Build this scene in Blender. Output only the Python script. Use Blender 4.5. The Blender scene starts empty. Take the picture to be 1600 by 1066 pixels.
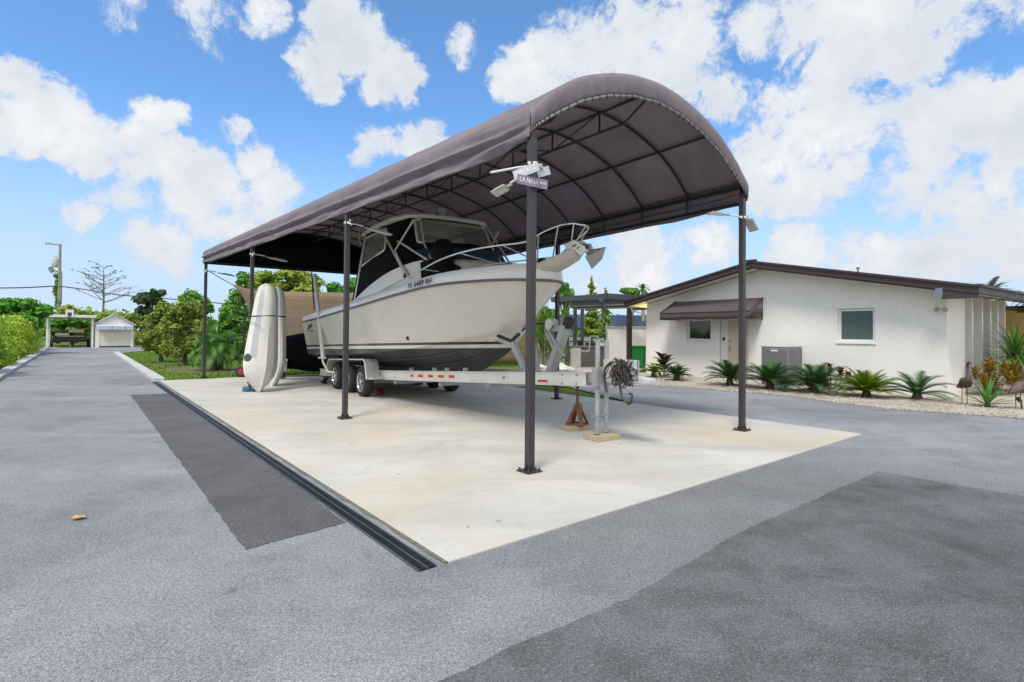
import bpy, math, random
import numpy as np
from mathutils import Vector, Matrix, noise
R = math.radians
S = bpy.context.scene
C = S.collection
rnd = random.Random(7)

# ------------------------------------------------------------------ camera model (photo pixels, 1600 x 1066)
F, PPX, PPY, EYE = 858.0, 800.0, 504.0, 1.55
_p, _r = R(1.0), R(0.5)
FWD = Vector((0, math.cos(_p), math.sin(_p)))
_u, _x = Vector((0, -math.sin(_p), math.cos(_p))), Vector((1, 0, 0))
RT = _x*math.cos(_r) + _u*math.sin(_r)
UP = _u*math.cos(_r) - _x*math.sin(_r)
E0 = Vector((0, 0, EYE))
def ray(x, y): return FWD + RT*((x-PPX)/F) - UP*((y-PPY)/F)
def G(x, y, z=0.0):
    d = ray(x, y); return E0 + d*((z-EYE)/d.z)
def PY(x, y, Y):
    d = ray(x, y); return E0 + d*(Y/d.y)
def PP(x, y, A, dr):                     # point on the vertical plane through A along dr
    n = Vector((-dr.y, dr.x, 0)); d = ray(x, y)
    return E0 + d*((Vector(A)-E0).dot(n)/d.dot(n))
def GF(X, Y, z=0.0): return Vector((X, Y, z))

# ------------------------------------------------------------------ mesh builder
class MB:
    def __init__(s): s.v = []; s.f = []
    def add(s, vs, fs):
        n = len(s.v); s.v += [tuple(v) for v in vs]; s.f += [tuple(i+n for i in f) for f in fs]; return s
    def obb(s, c, ax, ay, az):           # centre, three half vectors
        c = Vector(c); ax, ay, az = Vector(ax), Vector(ay), Vector(az)
        vs = [c+ax*i+ay*j+az*k for k in (-1, 1) for j in (-1, 1) for i in (-1, 1)]
        return s.add(vs, [(0, 2, 3, 1), (4, 5, 7, 6), (0, 1, 5, 4), (2, 6, 7, 3), (0, 4, 6, 2), (1, 3, 7, 5)])
    def box(s, c, sz, rz=0.0):
        a = Vector((math.cos(rz), math.sin(rz), 0)); b = Vector((-a.y, a.x, 0))
        return s.obb(c, a*sz[0]/2, b*sz[1]/2, Vector((0, 0, sz[2]/2)))
    def bb(s, x0, x1, y0, y1, z0, z1):
        return s.box(((x0+x1)/2, (y0+y1)/2, (z0+z1)/2), (x1-x0, y1-y0, z1-z0))
    def bar(s, a, b, w, h, up=(0, 0, 1)):
        a, b = Vector(a), Vector(b); d = (b-a); L = d.length; d = d/L
        sd = d.cross(Vector(up))
        if sd.length < 1e-4: sd = d.cross(Vector((1, 0, 0)))
        sd.normalize(); u = sd.cross(d)
        return s.obb((a+b)/2, d*L/2, sd*w/2, u*h/2)
    def tube(s, pts, r, n=8, caps=True, closed=False):
        pts = [Vector(p) for p in pts]; m = len(pts)
        rs = r if isinstance(r, (list, tuple)) else [r]*m
        rows = []; prev = None
        for i, p in enumerate(pts):
            if closed: t = pts[(i+1) % m]-pts[i-1]
            else: t = pts[min(i+1, m-1)]-pts[max(i-1, 0)]
            t.normalize()
            if prev is None:
                a = t.cross(Vector((0, 0, 1)))
                if a.length < 1e-3: a = t.cross(Vector((1, 0, 0)))
            else: a = prev - t*prev.dot(t)
            a.normalize(); prev = a; b = t.cross(a)
            rows.append([p+(a*math.cos(2*math.pi*k/n)+b*math.sin(2*math.pi*k/n))*rs[i] for k in range(n)])
        o = len(s.v)
        for rw in rows: s.v += [tuple(q) for q in rw]
        for i in range(m if closed else m-1):
            j = (i+1) % m
            for k in range(n):
                s.f.append((o+i*n+k, o+i*n+(k+1) % n, o+j*n+(k+1) % n, o+j*n+k))
        if caps and not closed:
            s.f.append(tuple(o+k for k in reversed(range(n)))); s.f.append(tuple(o+(m-1)*n+k for k in range(n)))
        return s
    def lathe(s, prof, c=(0, 0, 0), ax=(0, 0, 1), n=24):   # prof: (radius, along)
        c = Vector(c); ax = Vector(ax).normalized()
        a = ax.cross(Vector((0, 0, 1)))
        if a.length < 1e-3: a = Vector((1, 0, 0))
        a.normalize(); b = ax.cross(a); o = len(s.v)
        for (r, h) in prof:
            for k in range(n):
                w = 2*math.pi*k/n
                s.v.append(tuple(c+ax*h+(a*math.cos(w)+b*math.sin(w))*r))
        for i in range(len(prof)-1):
            for k in range(n):
                s.f.append((o+i*n+k, o+i*n+(k+1) % n, o+(i+1)*n+(k+1) % n, o+(i+1)*n+k))
        return s
    def prism(s, poly, z0, z1):          # poly: xy list
        n = len(poly)
        vs = [(p[0], p[1], z0) for p in poly]+[(p[0], p[1], z1) for p in poly]
        return s.add(vs, [tuple(reversed(range(n))), tuple(range(n, 2*n))]+[(i, (i+1) % n, n+(i+1) % n, n+i) for i in range(n)])
    def extr(s, poly, d):                # 3d polygon extruded by vector d
        n = len(poly); d = Vector(d)
        vs = [Vector(p) for p in poly]+[Vector(p)+d for p in poly]
        return s.add(vs, [tuple(reversed(range(n))), tuple(range(n, 2*n))]+[(i, (i+1) % n, n+(i+1) % n, n+i) for i in range(n)])
    def grid(s, rows, wrap=False):
        n = len(rows[0]); o = len(s.v)
        for rw in rows: s.v += [tuple(q) for q in rw]
        for i in range(len(rows)-1):
            for k in range(n if wrap else n-1):
                k2 = (k+1) % n
                s.f.append((o+i*n+k, o+i*n+k2, o+(i+1)*n+k2, o+(i+1)*n+k))
        return s
    def ball(s, c, rx, ry, rz, n=12, m=8):
        rows = []
        for i in range(m+1):
            t = math.pi*i/m
            rows.append([(c[0]+rx*math.sin(t)*math.cos(2*math.pi*k/n), c[1]+ry*math.sin(t)*math.sin(2*math.pi*k/n), c[2]+rz*math.cos(t)) for k in range(n)])
        return s.grid(rows, True)
    def build(s, name, m, parent=None, world=False, smooth=None, bevel=0, solid=0, sub=0, loc=None):
        vs = s.v
        if world and parent is not None:
            L = Vector((0, 0, 0)); q = parent
            while q is not None: L = L+q.location; q = q.parent
            vs = [(v[0]-L.x, v[1]-L.y, v[2]-L.z) for v in vs]
        me = bpy.data.meshes.new(name); me.from_pydata(vs, [], s.f); me.update()
        if m: me.materials.append(m)
        if smooth is not None:
            me.polygons.foreach_set('use_smooth', [True]*len(me.polygons)); me.set_sharp_from_angle(angle=R(smooth))
        o = bpy.data.objects.new(name, me); C.objects.link(o)
        if parent is not None: o.parent = parent
        if loc is not None: o.location = loc
        if solid:
            md = o.modifiers.new('Solid', 'SOLIDIFY'); md.thickness = solid; md.offset = 0
        if bevel:
            md = o.modifiers.new('Bevel', 'BEVEL'); md.width = bevel; md.segments = 2; md.limit_method = 'ANGLE'; md.angle_limit = R(40)
        if sub:
            md = o.modifiers.new('Sub', 'SUBSURF'); md.levels = sub; md.render_levels = sub
        return o

def build_each(mb, name, m, parent, world=False, smooth=None, bevel=0):
    par = list(range(len(mb.v)))
    def fd(i):
        while par[i] != i: par[i] = par[par[i]]; i = par[i]
        return i
    for f in mb.f:
        for j in f[1:]: par[fd(j)] = fd(f[0])
    isl = {}
    for f in mb.f: isl.setdefault(fd(f[0]), []).append(f)
    out = []
    for fs in isl.values():
        ids = sorted({i for f in fs for i in f}); ix = {i: k for k, i in enumerate(ids)}
        q = MB(); q.v = [mb.v[i] for i in ids]; q.f = [tuple(ix[i] for i in f) for f in fs]; out.append(q.build(name, m, parent, world, smooth, bevel))
    return out
def tag(o, label, cat, group=None):
    o['label'] = label; o['category'] = cat
    if group: o['group'] = group
    return o
def thing(name, label, cat, loc=(0, 0, 0), rz=0.0, group=None):
    o = bpy.data.objects.new(name, None); C.objects.link(o)
    o.empty_display_size = .2
    o.location = loc; o.rotation_euler = (0, 0, rz)
    return tag(o, label, cat, group)
def struct(o, kind='structure'): o['kind'] = kind; return o
def copy_tree(o, parent=None):
    c = o.copy(); C.objects.link(c)
    if parent is not None: c.parent = parent
    for ch in list(o.children): copy_tree(ch, c)
    return c
def mirror(mb):
    m = MB(); m.v = [(x, -y, z) for x, y, z in mb.v]; m.f = [tuple(reversed(f)) for f in mb.f]; return m
def lerp(a, b, t): return a+(b-a)*t
def interp(tab, x):                      # tab rows: x, values...
    if x <= tab[0][0]: return tab[0][1:]
    for a, b in zip(tab, tab[1:]):
        if x <= b[0]:
            t = (x-a[0])/(b[0]-a[0]); return tuple(lerp(p, q, t) for p, q in zip(a[1:], b[1:]))
    return tab[-1][1:]
def smoothtab(tab, n=40):                # catmull-rom resample of 3d points
    P = [Vector(p) for p in tab]; out = []
    for i in range(len(P)-1):
        p0, p1, p2, p3 = P[max(i-1, 0)], P[i], P[i+1], P[min(i+2, len(P)-1)]
        for k in range(n):
            t = k/n
            out.append(.5*((2*p1)+(p2-p0)*t+(2*p0-5*p1+4*p2-p3)*t*t+(3*p1-p0-3*p2+p3)*t**3))
    out.append(P[-1]); return out

# ------------------------------------------------------------------ materials
class NT:
    def __init__(s, nt): s.nt = nt; s.N = nt.nodes; s.L = nt.links
    def n(s, typ, **kw):
        o = s.N.new(typ)
        for k, v in kw.items():
            if k.startswith('i_'):
                key = k[2:]; o.inputs[int(key) if key.isdigit() else key.replace('_', ' ')].default_value = v
            else: setattr(o, k, v)
        return o
    def l(s, a, b): s.L.new(a, b)
    def math(s, op, a, b=None, clamp=False):
        o = s.N.new('ShaderNodeMath'); o.operation = op; o.use_clamp = clamp
        for i, q in enumerate((a, b)):
            if q is None: continue
            if isinstance(q, (int, float)): o.inputs[i].default_value = q
            else: s.L.new(q, o.inputs[i])
        return o.outputs[0]
    def noise(s, vec, scale, detail=4, rough=.55, dist=0):
        o = s.n('ShaderNodeTexNoise'); o.inputs['Scale'].default_value = scale; o.inputs['Detail'].default_value = detail
        o.inputs['Roughness'].default_value = rough; o.inputs['Distortion'].default_value = dist
        if vec is not None: s.l(vec, o.inputs['Vector'])
        return o.outputs['Fac']
    def ramp(s, fac, stops, interp='LINEAR'):
        o = s.n('ShaderNodeValToRGB'); cr = o.color_ramp; cr.interpolation = interp
        while len(cr.elements) < len(stops): cr.elements.new(.5)
        for e, (p, c) in zip(cr.elements, stops):
            e.position = p; e.color = (c[0], c[1], c[2], 1) if not isinstance(c, (int, float)) else (c, c, c, 1)
        s.l(fac, o.inputs[0]); return o.outputs[0]
    def mix(s, fac, a, b, blend='MIX'):
        o = s.N.new('ShaderNodeMix'); o.data_type = 'RGBA'; o.blend_type = blend
        for i, q in ((0, fac), (6, a), (7, b)):
            if isinstance(q, (int, float)): o.inputs[i].default_value = q
            elif isinstance(q, (tuple, list)): o.inputs[i].default_value = (q[0], q[1], q[2], 1)
            else: s.l(q, o.inputs[i])
        return o.outputs[2]
    def mr(s, v, a, b, c=0., d=1., smooth=False):
        o = s.n('ShaderNodeMapRange'); o.interpolation_type = 'SMOOTHSTEP' if smooth else 'LINEAR'
        s.l(v, o.inputs[0])
        for i, q in enumerate((a, b, c, d)): o.inputs[i+1].default_value = q
        return o.outputs[0]
    def bump(s, h, strength=.3, dist=.01):
        o = s.n('ShaderNodeBump'); o.inputs['Strength'].default_value = strength; o.inputs['Distance'].default_value = dist
        s.l(h, o.inputs['Height']); return o.outputs[0]
def newmat(name):
    m = bpy.data.materials.new(name); m.use_nodes = True
    t = NT(m.node_tree); b = t.N['Principled BSDF']
    return m, t, b
def mat(name, col, rough=.6, metal=0., var=.18, scale=3., bump=0., bscale=40., spec=.5, fine=.08, dist=.004, coat=0., stretch=None):
    m, t, b = newmat(name)
    co = t.n('ShaderNodeTexCoord').outputs['Object']
    if stretch:
        mp = t.n('ShaderNodeMapping'); mp.inputs['Scale'].default_value = stretch; t.l(co, mp.inputs['Vector']); co = mp.outputs[0]
    a = t.noise(co, scale, 5, .6); f = t.noise(co, scale*14, 3, .6)
    v = t.math('ADD', t.mr(a, .25, .75, 1-var, 1+var*.6), t.mr(f, .25, .75, -fine, fine))
    hsv = t.n('ShaderNodeHueSaturation'); hsv.inputs['Color'].default_value = (col[0], col[1], col[2], 1); t.l(v, hsv.inputs['Value'])
    t.l(hsv.outputs[0], b.inputs['Base Color'])
    t.l(t.mr(a, .2, .8, max(rough-.1, .03), min(rough+.1, 1)), b.inputs['Roughness'])
    b.inputs['Metallic'].default_value = metal; b.inputs['Specular IOR Level'].default_value = spec
    if coat: b.inputs['Coat Weight'].default_value = coat; b.inputs['Coat Roughness'].default_value = .08
    if bump: t.l(t.bump(t.noise(co, bscale, 4, .6), bump, dist), b.inputs['Normal'])
    return m
def leafmat(name, cols, rough=.5, trans=.25, big=.6):
    m, t, b = newmat(name)
    g = t.n('ShaderNodeNewGeometry'); co = t.n('ShaderNodeTexCoord').outputs['Object']
    nz = t.noise(co, big, 3, .6)
    f = t.math('ADD', t.math('MULTIPLY', g.outputs['Random Per Island'], .55), t.mr(nz, .3, .7, 0, .45))
    c = t.ramp(f, [(i/(len(cols)-1), q) for i, q in enumerate(cols)])
    t.l(c, b.inputs['Base Color']); b.inputs['Roughness'].default_value = rough
    b.inputs['Specular IOR Level'].default_value = .35
    tr = t.n('ShaderNodeBsdfTranslucent'); t.l(c, tr.inputs['Color'])
    mx = t.n('ShaderNodeMixShader'); mx.inputs[0].default_value = trans
    t.l(b.outputs[0], mx.inputs[1]); t.l(tr.outputs[0], mx.inputs[2]); t.l(mx.outputs[0], t.N['Material Output'].inputs[0])
    return m
def glassmat(name, tint, rough=.05, alpha=.5, haze=.1):
    m, t, b = newmat(name)
    b.inputs['Base Color'].default_value = (*tint, 1); b.inputs['Roughness'].default_value = rough
    tr = t.n('ShaderNodeBsdfTransparent'); tr.inputs['Color'].default_value = (.85, .88, .84, 1)
    mx = t.n('ShaderNodeMixShader'); mx.inputs[0].default_value = alpha
    t.l(tr.outputs[0], mx.inputs[1]); t.l(b.outputs[0], mx.inputs[2]); t.l(mx.outputs[0], t.N['Material Output'].inputs[0])
    return m

def asphalt(name, c0, c1, blotch=.5, streak=.5, dark_strip=None, chipk=.75):
    m, t, b = newmat(name)
    co = t.n('ShaderNodeTexCoord').outputs['Object']
    mp = t.n('ShaderNodeMapping'); mp.inputs['Rotation'].default_value = (0, 0, R(-128.5)); mp.inputs['Scale'].default_value = (.12, 1.0, 1); t.l(co, mp.inputs[0])
    big = t.noise(co, .33, 6, .66, .5); mid = t.noise(co, 1.7, 6, .7, .4); st = t.noise(mp.outputs[0], 1.1, 5, .6, .3)
    fine = t.noise(co, 150, 2, .6); med = t.noise(co, 48, 3, .7)
    vor = t.n('ShaderNodeTexVoronoi'); vor.inputs['Scale'].default_value = 95; t.l(co, vor.inputs['Vector'])
    dark = tuple(x*.58 for x in c0)
    base = t.mix(t.mr(big, .34, .66), c0, c1)
    base = t.mix(t.mr(st, .48, .72, 0, streak), base, tuple(x*1.12 for x in c1))
    base = t.mix(t.mr(mid, .46, .74, 0, blotch), base, dark)
    if dark_strip:                                  # darker strip along one side of the slab, fading at its edges
        o_, dx, dy = dark_strip
        sb2 = t.n('ShaderNodeVectorMath', operation='SUBTRACT'); t.l(co, sb2.inputs[0]); sb2.inputs[1].default_value = o_
        def along(d):
            q = t.n('ShaderNodeVectorMath', operation='DOT_PRODUCT'); t.l(sb2.outputs[0], q.inputs[0]); q.inputs[1].default_value = d; return q.outputs['Value']
        wob = t.math('MULTIPLY', t.math('SUBTRACT', mid, .5), 1.6)
        u = t.math('ADD', along(dx), wob); v = t.math('ADD', along(dy), wob)
        k = t.math('MULTIPLY', t.mr(u, -.9, .9, 0, 1, True), t.mr(u, 7.5, 4.5, 0, 1, True))
        k = t.math('MULTIPLY', k, t.mr(v, .6, .1, .0, 1, True))
        base = t.mix(t.math('MULTIPLY', k, .5), base, tuple(x*.60 for x in c0))
    sp = t.math('MULTIPLY', t.mr(fine, .34, .66, .45, 1.55), t.mr(med, .34, .66, .72, 1.28))
    mul = t.n('ShaderNodeHueSaturation'); t.l(base, mul.inputs['Color']); t.l(sp, mul.inputs['Value'])
    rndc = t.n('ShaderNodeSeparateColor'); t.l(vor.outputs['Color'], rndc.inputs[0])
    chip = t.math('MULTIPLY', t.mr(rndc.outputs[0], .90, .93), t.mr(vor.outputs['Distance'], .45, .2))
    col = t.mix(t.math('MULTIPLY', chip, chipk), mul.outputs[0], (.52, .51, .50))
    pit = t.math('MULTIPLY', t.mr(rndc.outputs[1], .86, .9), t.mr(vor.outputs['Distance'], .5, .2))
    col = t.mix(t.math('MULTIPLY', pit, .75), col, (.035, .035, .04))
    oil = t.math('MULTIPLY', t.mr(t.noise(co, 2.6, 3, .5), .70, .76), .55)
    col = t.mix(oil, col, tuple(x*.4 for x in c0))
    t.l(col, b.inputs['Base Color']); b.inputs['Roughness'].default_value = .85; b.inputs['Specular IOR Level'].default_value = .3
    t.l(t.bump(med, .25, .006), b.inputs['Normal'])
    return m

M = {}
M['asphalt'] = asphalt('asphalt_old', (.185, .188, .198), (.288, .292, .306), .5, .5, (G(700.5, 880), (G(1346, 679.2)-G(700.5, 880)).normalized(), (G(249.4, 595.6)-G(700.5, 880)).normalized()))
M['patch'] = asphalt('asphalt_patch', (.080, .079, .085), (.125, .124, .132), .5, .2, None, .45)
M['patch2'] = asphalt('asphalt_newer', (.082, .084, .089), (.165, .168, .178), .85, .25, None, .4)
def concrete():
    m, t, b = newmat('concrete_slab')
    co = t.n('ShaderNodeTexCoord').outputs['Object']
    mp = t.n('ShaderNodeMapping'); mp.inputs['Rotation'].default_value = (0, 0, R(-38.5)); mp.inputs['Scale'].default_value = (.45, 1.4, 1); t.l(co, mp.inputs[0])
    a = t.noise(co, .5, 5, .6, .5); st = t.noise(mp.outputs[0], .9, 6, .65, .6); f = t.noise(co, 30, 4, .65)
    warm = t.noise(co, .38, 4, .6, .8)
    c = t.mix(t.mr(a, .3, .7), (.455, .44, .39), (.595, .58, .53))
    c = t.mix(t.mr(st, .42, .72, 0, .65), c, (.37, .355, .305)); c = t.mix(t.mr(t.noise(co, 1.3, 6, .7, 1.0), .52, .72, 0, .5), c, (.33, .325, .30))
    c = t.mix(t.mr(warm, .50, .70, 0, .6), c, (.58, .46, .30))
    c = t.mix(t.mr(f, .3, .7, 0, .16), c, (.36, .35, .31))
    sp = t.noise(co, 7, 3, .5)
    c = t.mix(t.mr(sp, .70, .76, 0, .6), c, (.22, .2, .17))
    vr = t.n('ShaderNodeTexVoronoi'); vr.feature = 'DISTANCE_TO_EDGE'; vr.inputs['Scale'].default_value = .16; t.l(t.n('ShaderNodeVectorMath', operation='ADD').outputs[0], vr.inputs['Vector'])
    wv_ = [n for n in t.N if n.bl_idname == 'ShaderNodeVectorMath'][-1]; t.l(co, wv_.inputs[0]); nw = t.n('ShaderNodeTexNoise'); nw.inputs['Scale'].default_value = 1.6; nw.inputs['Detail'].default_value = 5; t.l(co, nw.inputs['Vector']); t.l(nw.outputs['Color'], wv_.inputs[1])
    c = t.mix(t.mr(vr.outputs['Distance'], .0012, .0004, 0, .25), c, (.2, .19, .16))
    t.l(c, b.inputs['Base Color']); b.inputs['Roughness'].default_value = .75; b.inputs['Specular IOR Level'].default_value = .3
    t.l(t.bump(f, .12, .004), b.inputs['Normal'])
    return m
M['concrete'] = concrete()
M['kerb'] = mat('kerb_concrete', (.5, .5, .49), .85, var=.25, scale=1.2, bump=.2)
def grassmat():
    m, t, b = newmat('lawn_soil')
    co = t.n('ShaderNodeTexCoord').outputs['Object']
    a = t.noise(co, .35, 5, .6); f = t.noise(co, 26, 4, .7)
    c = t.mix(t.mr(a, .3, .7), (.12, .21, .03), (.20, .26, .055))
    c = t.mix(t.mr(f, .3, .7, 0, .6), c, (.04, .075, .012))
    t.l(c, b.inputs['Base Color']); b.inputs['Roughness'].default_value = .9; b.inputs['Specular IOR Level'].default_value = .1
    t.l(t.bump(f, .6, .03), b.inputs['Normal']); return m
M['lawn'] = grassmat()
M['grass'] = leafmat('grass_blades', [(.10, .20, .02), (.17, .29, .04), (.26, .34, .07)], .6, .3, .5)
def gravel(name, c0, c1):
    m, t, b = newmat(name)
    co = t.n('ShaderNodeTexCoord').outputs['Object']
    v = t.n('ShaderNodeTexVoronoi'); v.inputs['Scale'].default_value = 38; t.l(co, v.inputs['Vector'])
    sp = t.n('ShaderNodeSeparateColor'); t.l(v.outputs['Color'], sp.inputs[0])
    c = t.mix(sp.outputs[0], c0, c1); a = t.noise(co, .9, 4, .6)
    c = t.mix(t.mr(a, .4, .7, 0, .45), c, tuple(x*.62 for x in c0))
    t.l(c, b.inputs['Base Color']); b.inputs['Roughness'].default_value = .85
    t.l(t.bump(t.mr(v.outputs['Distance'], 0, .6, 1, 0), .9, .03), b.inputs['Normal']); return m
M['gravel'] = gravel('pale_gravel', (.42, .37, .29), (.62, .57, .48))
M['mulch'] = gravel('mulch', (.20, .15, .10), (.32, .26, .19))
def canvas(name, col, trans=0):
    m, t, b = newmat(name)
    co = t.n('ShaderNodeTexCoord').outputs['Object']
    a = t.noise(co, 1.2, 6, .65, .4); f = t.noise(co, 160, 2, .5)
    mp = t.n('ShaderNodeMapping'); mp.inputs['Scale'].default_value = (6, 6, .6); t.l(co, mp.inputs[0])
    st = t.noise(mp.outputs[0], 2.5, 4, .6)
    c = t.mix(t.mr(a, .3, .75), tuple(x*.82 for x in col), tuple(x*1.2 for x in col))
    c = t.mix(t.mr(st, .55, .8, 0, .35), c, tuple(x*1.55 for x in col))
    t.l(c, b.inputs['Base Color']); b.inputs['Roughness'].default_value = .7; b.inputs['Specular IOR Level'].default_value = .35
    b.inputs['Sheen Weight'].default_value = .1
    h = t.math('ADD', t.math('MULTIPLY', a, 1.0), t.math('MULTIPLY', f, .02))
    t.l(t.bump(h, .35, .06), b.inputs['Normal'])
    if trans:
        tr = t.n('ShaderNodeBsdfTranslucent'); t.l(c, tr.inputs['Color']); mx = t.n('ShaderNodeMixShader'); mx.inputs[0].default_value = trans
        t.l(b.outputs[0], mx.inputs[1]); t.l(tr.outputs[0], mx.inputs[2]); t.l(mx.outputs[0], t.N['Material Output'].inputs[0])
    return m
M['canvas'] = canvas('canopy_canvas', (.285, .245, .265), .36)
M['awning'] = canvas('awning_canvas', (.085, .058, .062))
M['bronze'] = mat('bronze_steel', (.040, .034, .038), .42, var=.2, scale=2, spec=.5)
M['frame'] = mat('canopy_frame_steel', (.022, .021, .025), .5, var=.2)
M['galv'] = mat('galvanised_steel', (.36, .37, .37), .5, .35, var=.25, scale=5)
M['alu'] = mat('trailer_aluminium', (.70, .68, .64), .45, .25, var=.15, scale=3, bump=.05)
M['chrome'] = mat('polished_rail', (.68, .69, .70), .18, .85, var=.05)
M['pipe'] = mat('anodised_pipe', (.72, .69, .61), .35, .3, var=.08)
M['white'] = mat('white_gelcoat', (.74, .73, .69), .3, var=.02, scale=1, fine=.01, spec=.5, coat=.3)
M['deckwhite'] = mat('deck_gelcoat', (.76, .74, .68), .35, var=.04, scale=3)
M['trunk'] = mat('cabin_beige', (.56, .50, .42), .4, var=.1)
M['black'] = mat('black_fabric', (.007, .0075, .009), .85, spec=.15, var=.3, scale=5, bump=.3, bscale=14, dist=.02)
M['blackrub'] = mat('black_rubber', (.018, .018, .018), .7, var=.2, bump=.1)
M['blackpl'] = mat('black_plastic', (.014, .014, .016), .4, var=.1)
M['rust'] = mat('rusty_steel', (.20, .085, .045), .85, var=.45, scale=14, bump=.3)
M['wood'] = mat('grey_timber', (.42, .34, .23), .8, var=.3, scale=6, bump=.3, stretch=(1, 8, 8))
M['red'] = mat('red_reflector', (.55, .03, .02), .35)
M['paleorange'] = mat('pale_reflector', (.75, .62, .42), .35)
M['redpaint'] = mat('red_paint', (.30, .02, .02), .5)
M['blue'] = mat('blue_plastic', (.02, .16, .28), .5)
M['green'] = mat('green_bin_plastic', (.005, .23, .04), .45)
M['greenbox'] = mat('teal_plastic', (.02, .13, .09), .5)
M['lightgrey'] = mat('light_grey_plastic', (.5, .5, .49), .5)
M['kayak'] = mat('kayak_poly', (.64, .63, .57), .45, var=.1, scale=3)
M['kayakgrey'] = mat('kayak_stripe', (.43, .43, .43), .45, var=.1)
M['tyre'] = mat('tyre_rubber', (.020, .020, .021), .75, var=.2, bump=.4, bscale=60)
M['rimblack'] = mat('rim_black', (.02, .02, .022), .35)
M['stucco'] = mat('white_stucco', (.79, .775, .73), .9, var=.07, scale=.7, bump=.55, bscale=42, dist=.010, fine=.05)
M['cream'] = mat('cream_soffit', (.70, .66, .55), .8, var=.05)
M['brown'] = mat('brown_fascia', (.052, .037, .039), .5, var=.15)
M['roof'] = mat('roof_shingle', (.06, .055, .058), .85, var=.3, scale=8, bump=.4)
M['wframe'] = mat('window_frame_white', (.74, .74, .72), .4, var=.04)
M['reveal'] = mat('panel_grey', (.50, .50, .49), .7, var=.1)
M['door'] = mat('door_tan', (.62, .54, .38), .6, var=.08, scale=2)
M['accab'] = mat('grey_cabinet', (.24, .235, .235), .5, .2, var=.12)
M['yellow'] = mat('warm_lit_wall', (.85, .66, .32), .8, var=.05)  # warm lamplight on the porch wall is put into its base colour
M['screen'] = None
M['slate'] = mat('pergola_grey', (.055, .065, .078), .45, var=.12)
M['blueroof'] = mat('blue_metal_roof', (.06, .08, .13), .4, .3, var=.15)
M['counter'] = mat('grey_counter', (.13, .115, .10), .6, var=.2, scale=5, stretch=(1, 1, 14))
M['stone'] = mat('pale_stone', (.62, .60, .55), .8, var=.2, scale=6, bump=.4)
M['bark'] = mat('bark', (.13, .10, .075), .9, var=.4, scale=8, bump=.6, bscale=25, dist=.03)
M['palebark'] = mat('pale_bark', (.30, .27, .22), .9, var=.3, scale=8, bump=.5)
M['sagobark'] = mat('cycad_trunk', (.12, .07, .045), .95, var=.4, scale=20, bump=.8, bscale=30, dist=.04)
M['poleWood'] = mat('utility_pole_wood', (.30, .28, .25), .9, var=.3)
M['signpurple'] = mat('sign_face_purple', (.27, .20, .30), .45, var=.08)
M['signpale'] = mat('sign_face_pale', (.50, .52, .54), .4, var=.08)
M['lettering'] = mat('white_letters', (.82, .82, .82), .5, var=.02)
M['darkletter'] = mat('dark_letters', (.03, .03, .035), .5, var=.02)
M['conduit'] = mat('pvc_conduit', (.66, .66, .62), .5, var=.1)
M['yellowpipe'] = mat('yellowed_bracket', (.55, .50, .26), .55, var=.2)
M['lamp'] = mat('lamp_housing', (.36, .36, .35), .4, var=.1)
M['lens'] = mat('lamp_lens', (.66, .65, .58), .25, var=.1)
M['statue'] = mat('weathered_metal_bird', (.15, .10, .095), .7, .3, var=.45, scale=14)
M['lumber'] = mat('fresh_lumber', (.62, .50, .34), .75, var=.15)
M['wire'] = mat('wire_black', (.03, .03, .03), .6)
M['leafdry'] = mat('dry_leaf', (.55, .33, .12), .7)
M['grate'] = mat('drain_grate', (.020, .026, .034), .45, var=.2)
M['drainedge'] = mat('drain_edge_steel', (.12, .15, .18), .4, .5)
M['glassd'] = glassmat('dark_window_glass', (.02, .035, .035), .04, .92)
M['glassg'] = glassmat('green_window_glass', (.10, .15, .14), .06, .92)
M['vinyl'] = glassmat('clear_vinyl', (.56, .57, .50), .10, .34)
M['bluegl'] = glassmat('tinted_windshield', (.02, .05, .09), .06, .9)
def screenmat():
    m, t, b = newmat('brown_shade_cloth')
    co = t.n('ShaderNodeTexCoord').outputs['Object']
    mp = t.n('ShaderNodeMapping'); mp.inputs['Scale'].default_value = (.15, .15, 6); t.l(co, mp.inputs[0])
    a = t.noise(mp.outputs[0], 2.4, 5, .6); bb = t.noise(co, .6, 4, .6)
    c = t.mix(t.mr(a, .3, .7), (.21, .155, .10), (.30, .23, .15)); c = t.mix(t.mr(bb, .4, .7, 0, .4), c, (.15, .105, .065))
    t.l(c, b.inputs['Base Color']); b.inputs['Roughness'].default_value = .9
    t.l(t.bump(bb, .4, .08), b.inputs['Normal']); return m
M['screen'] = screenmat()
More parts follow.
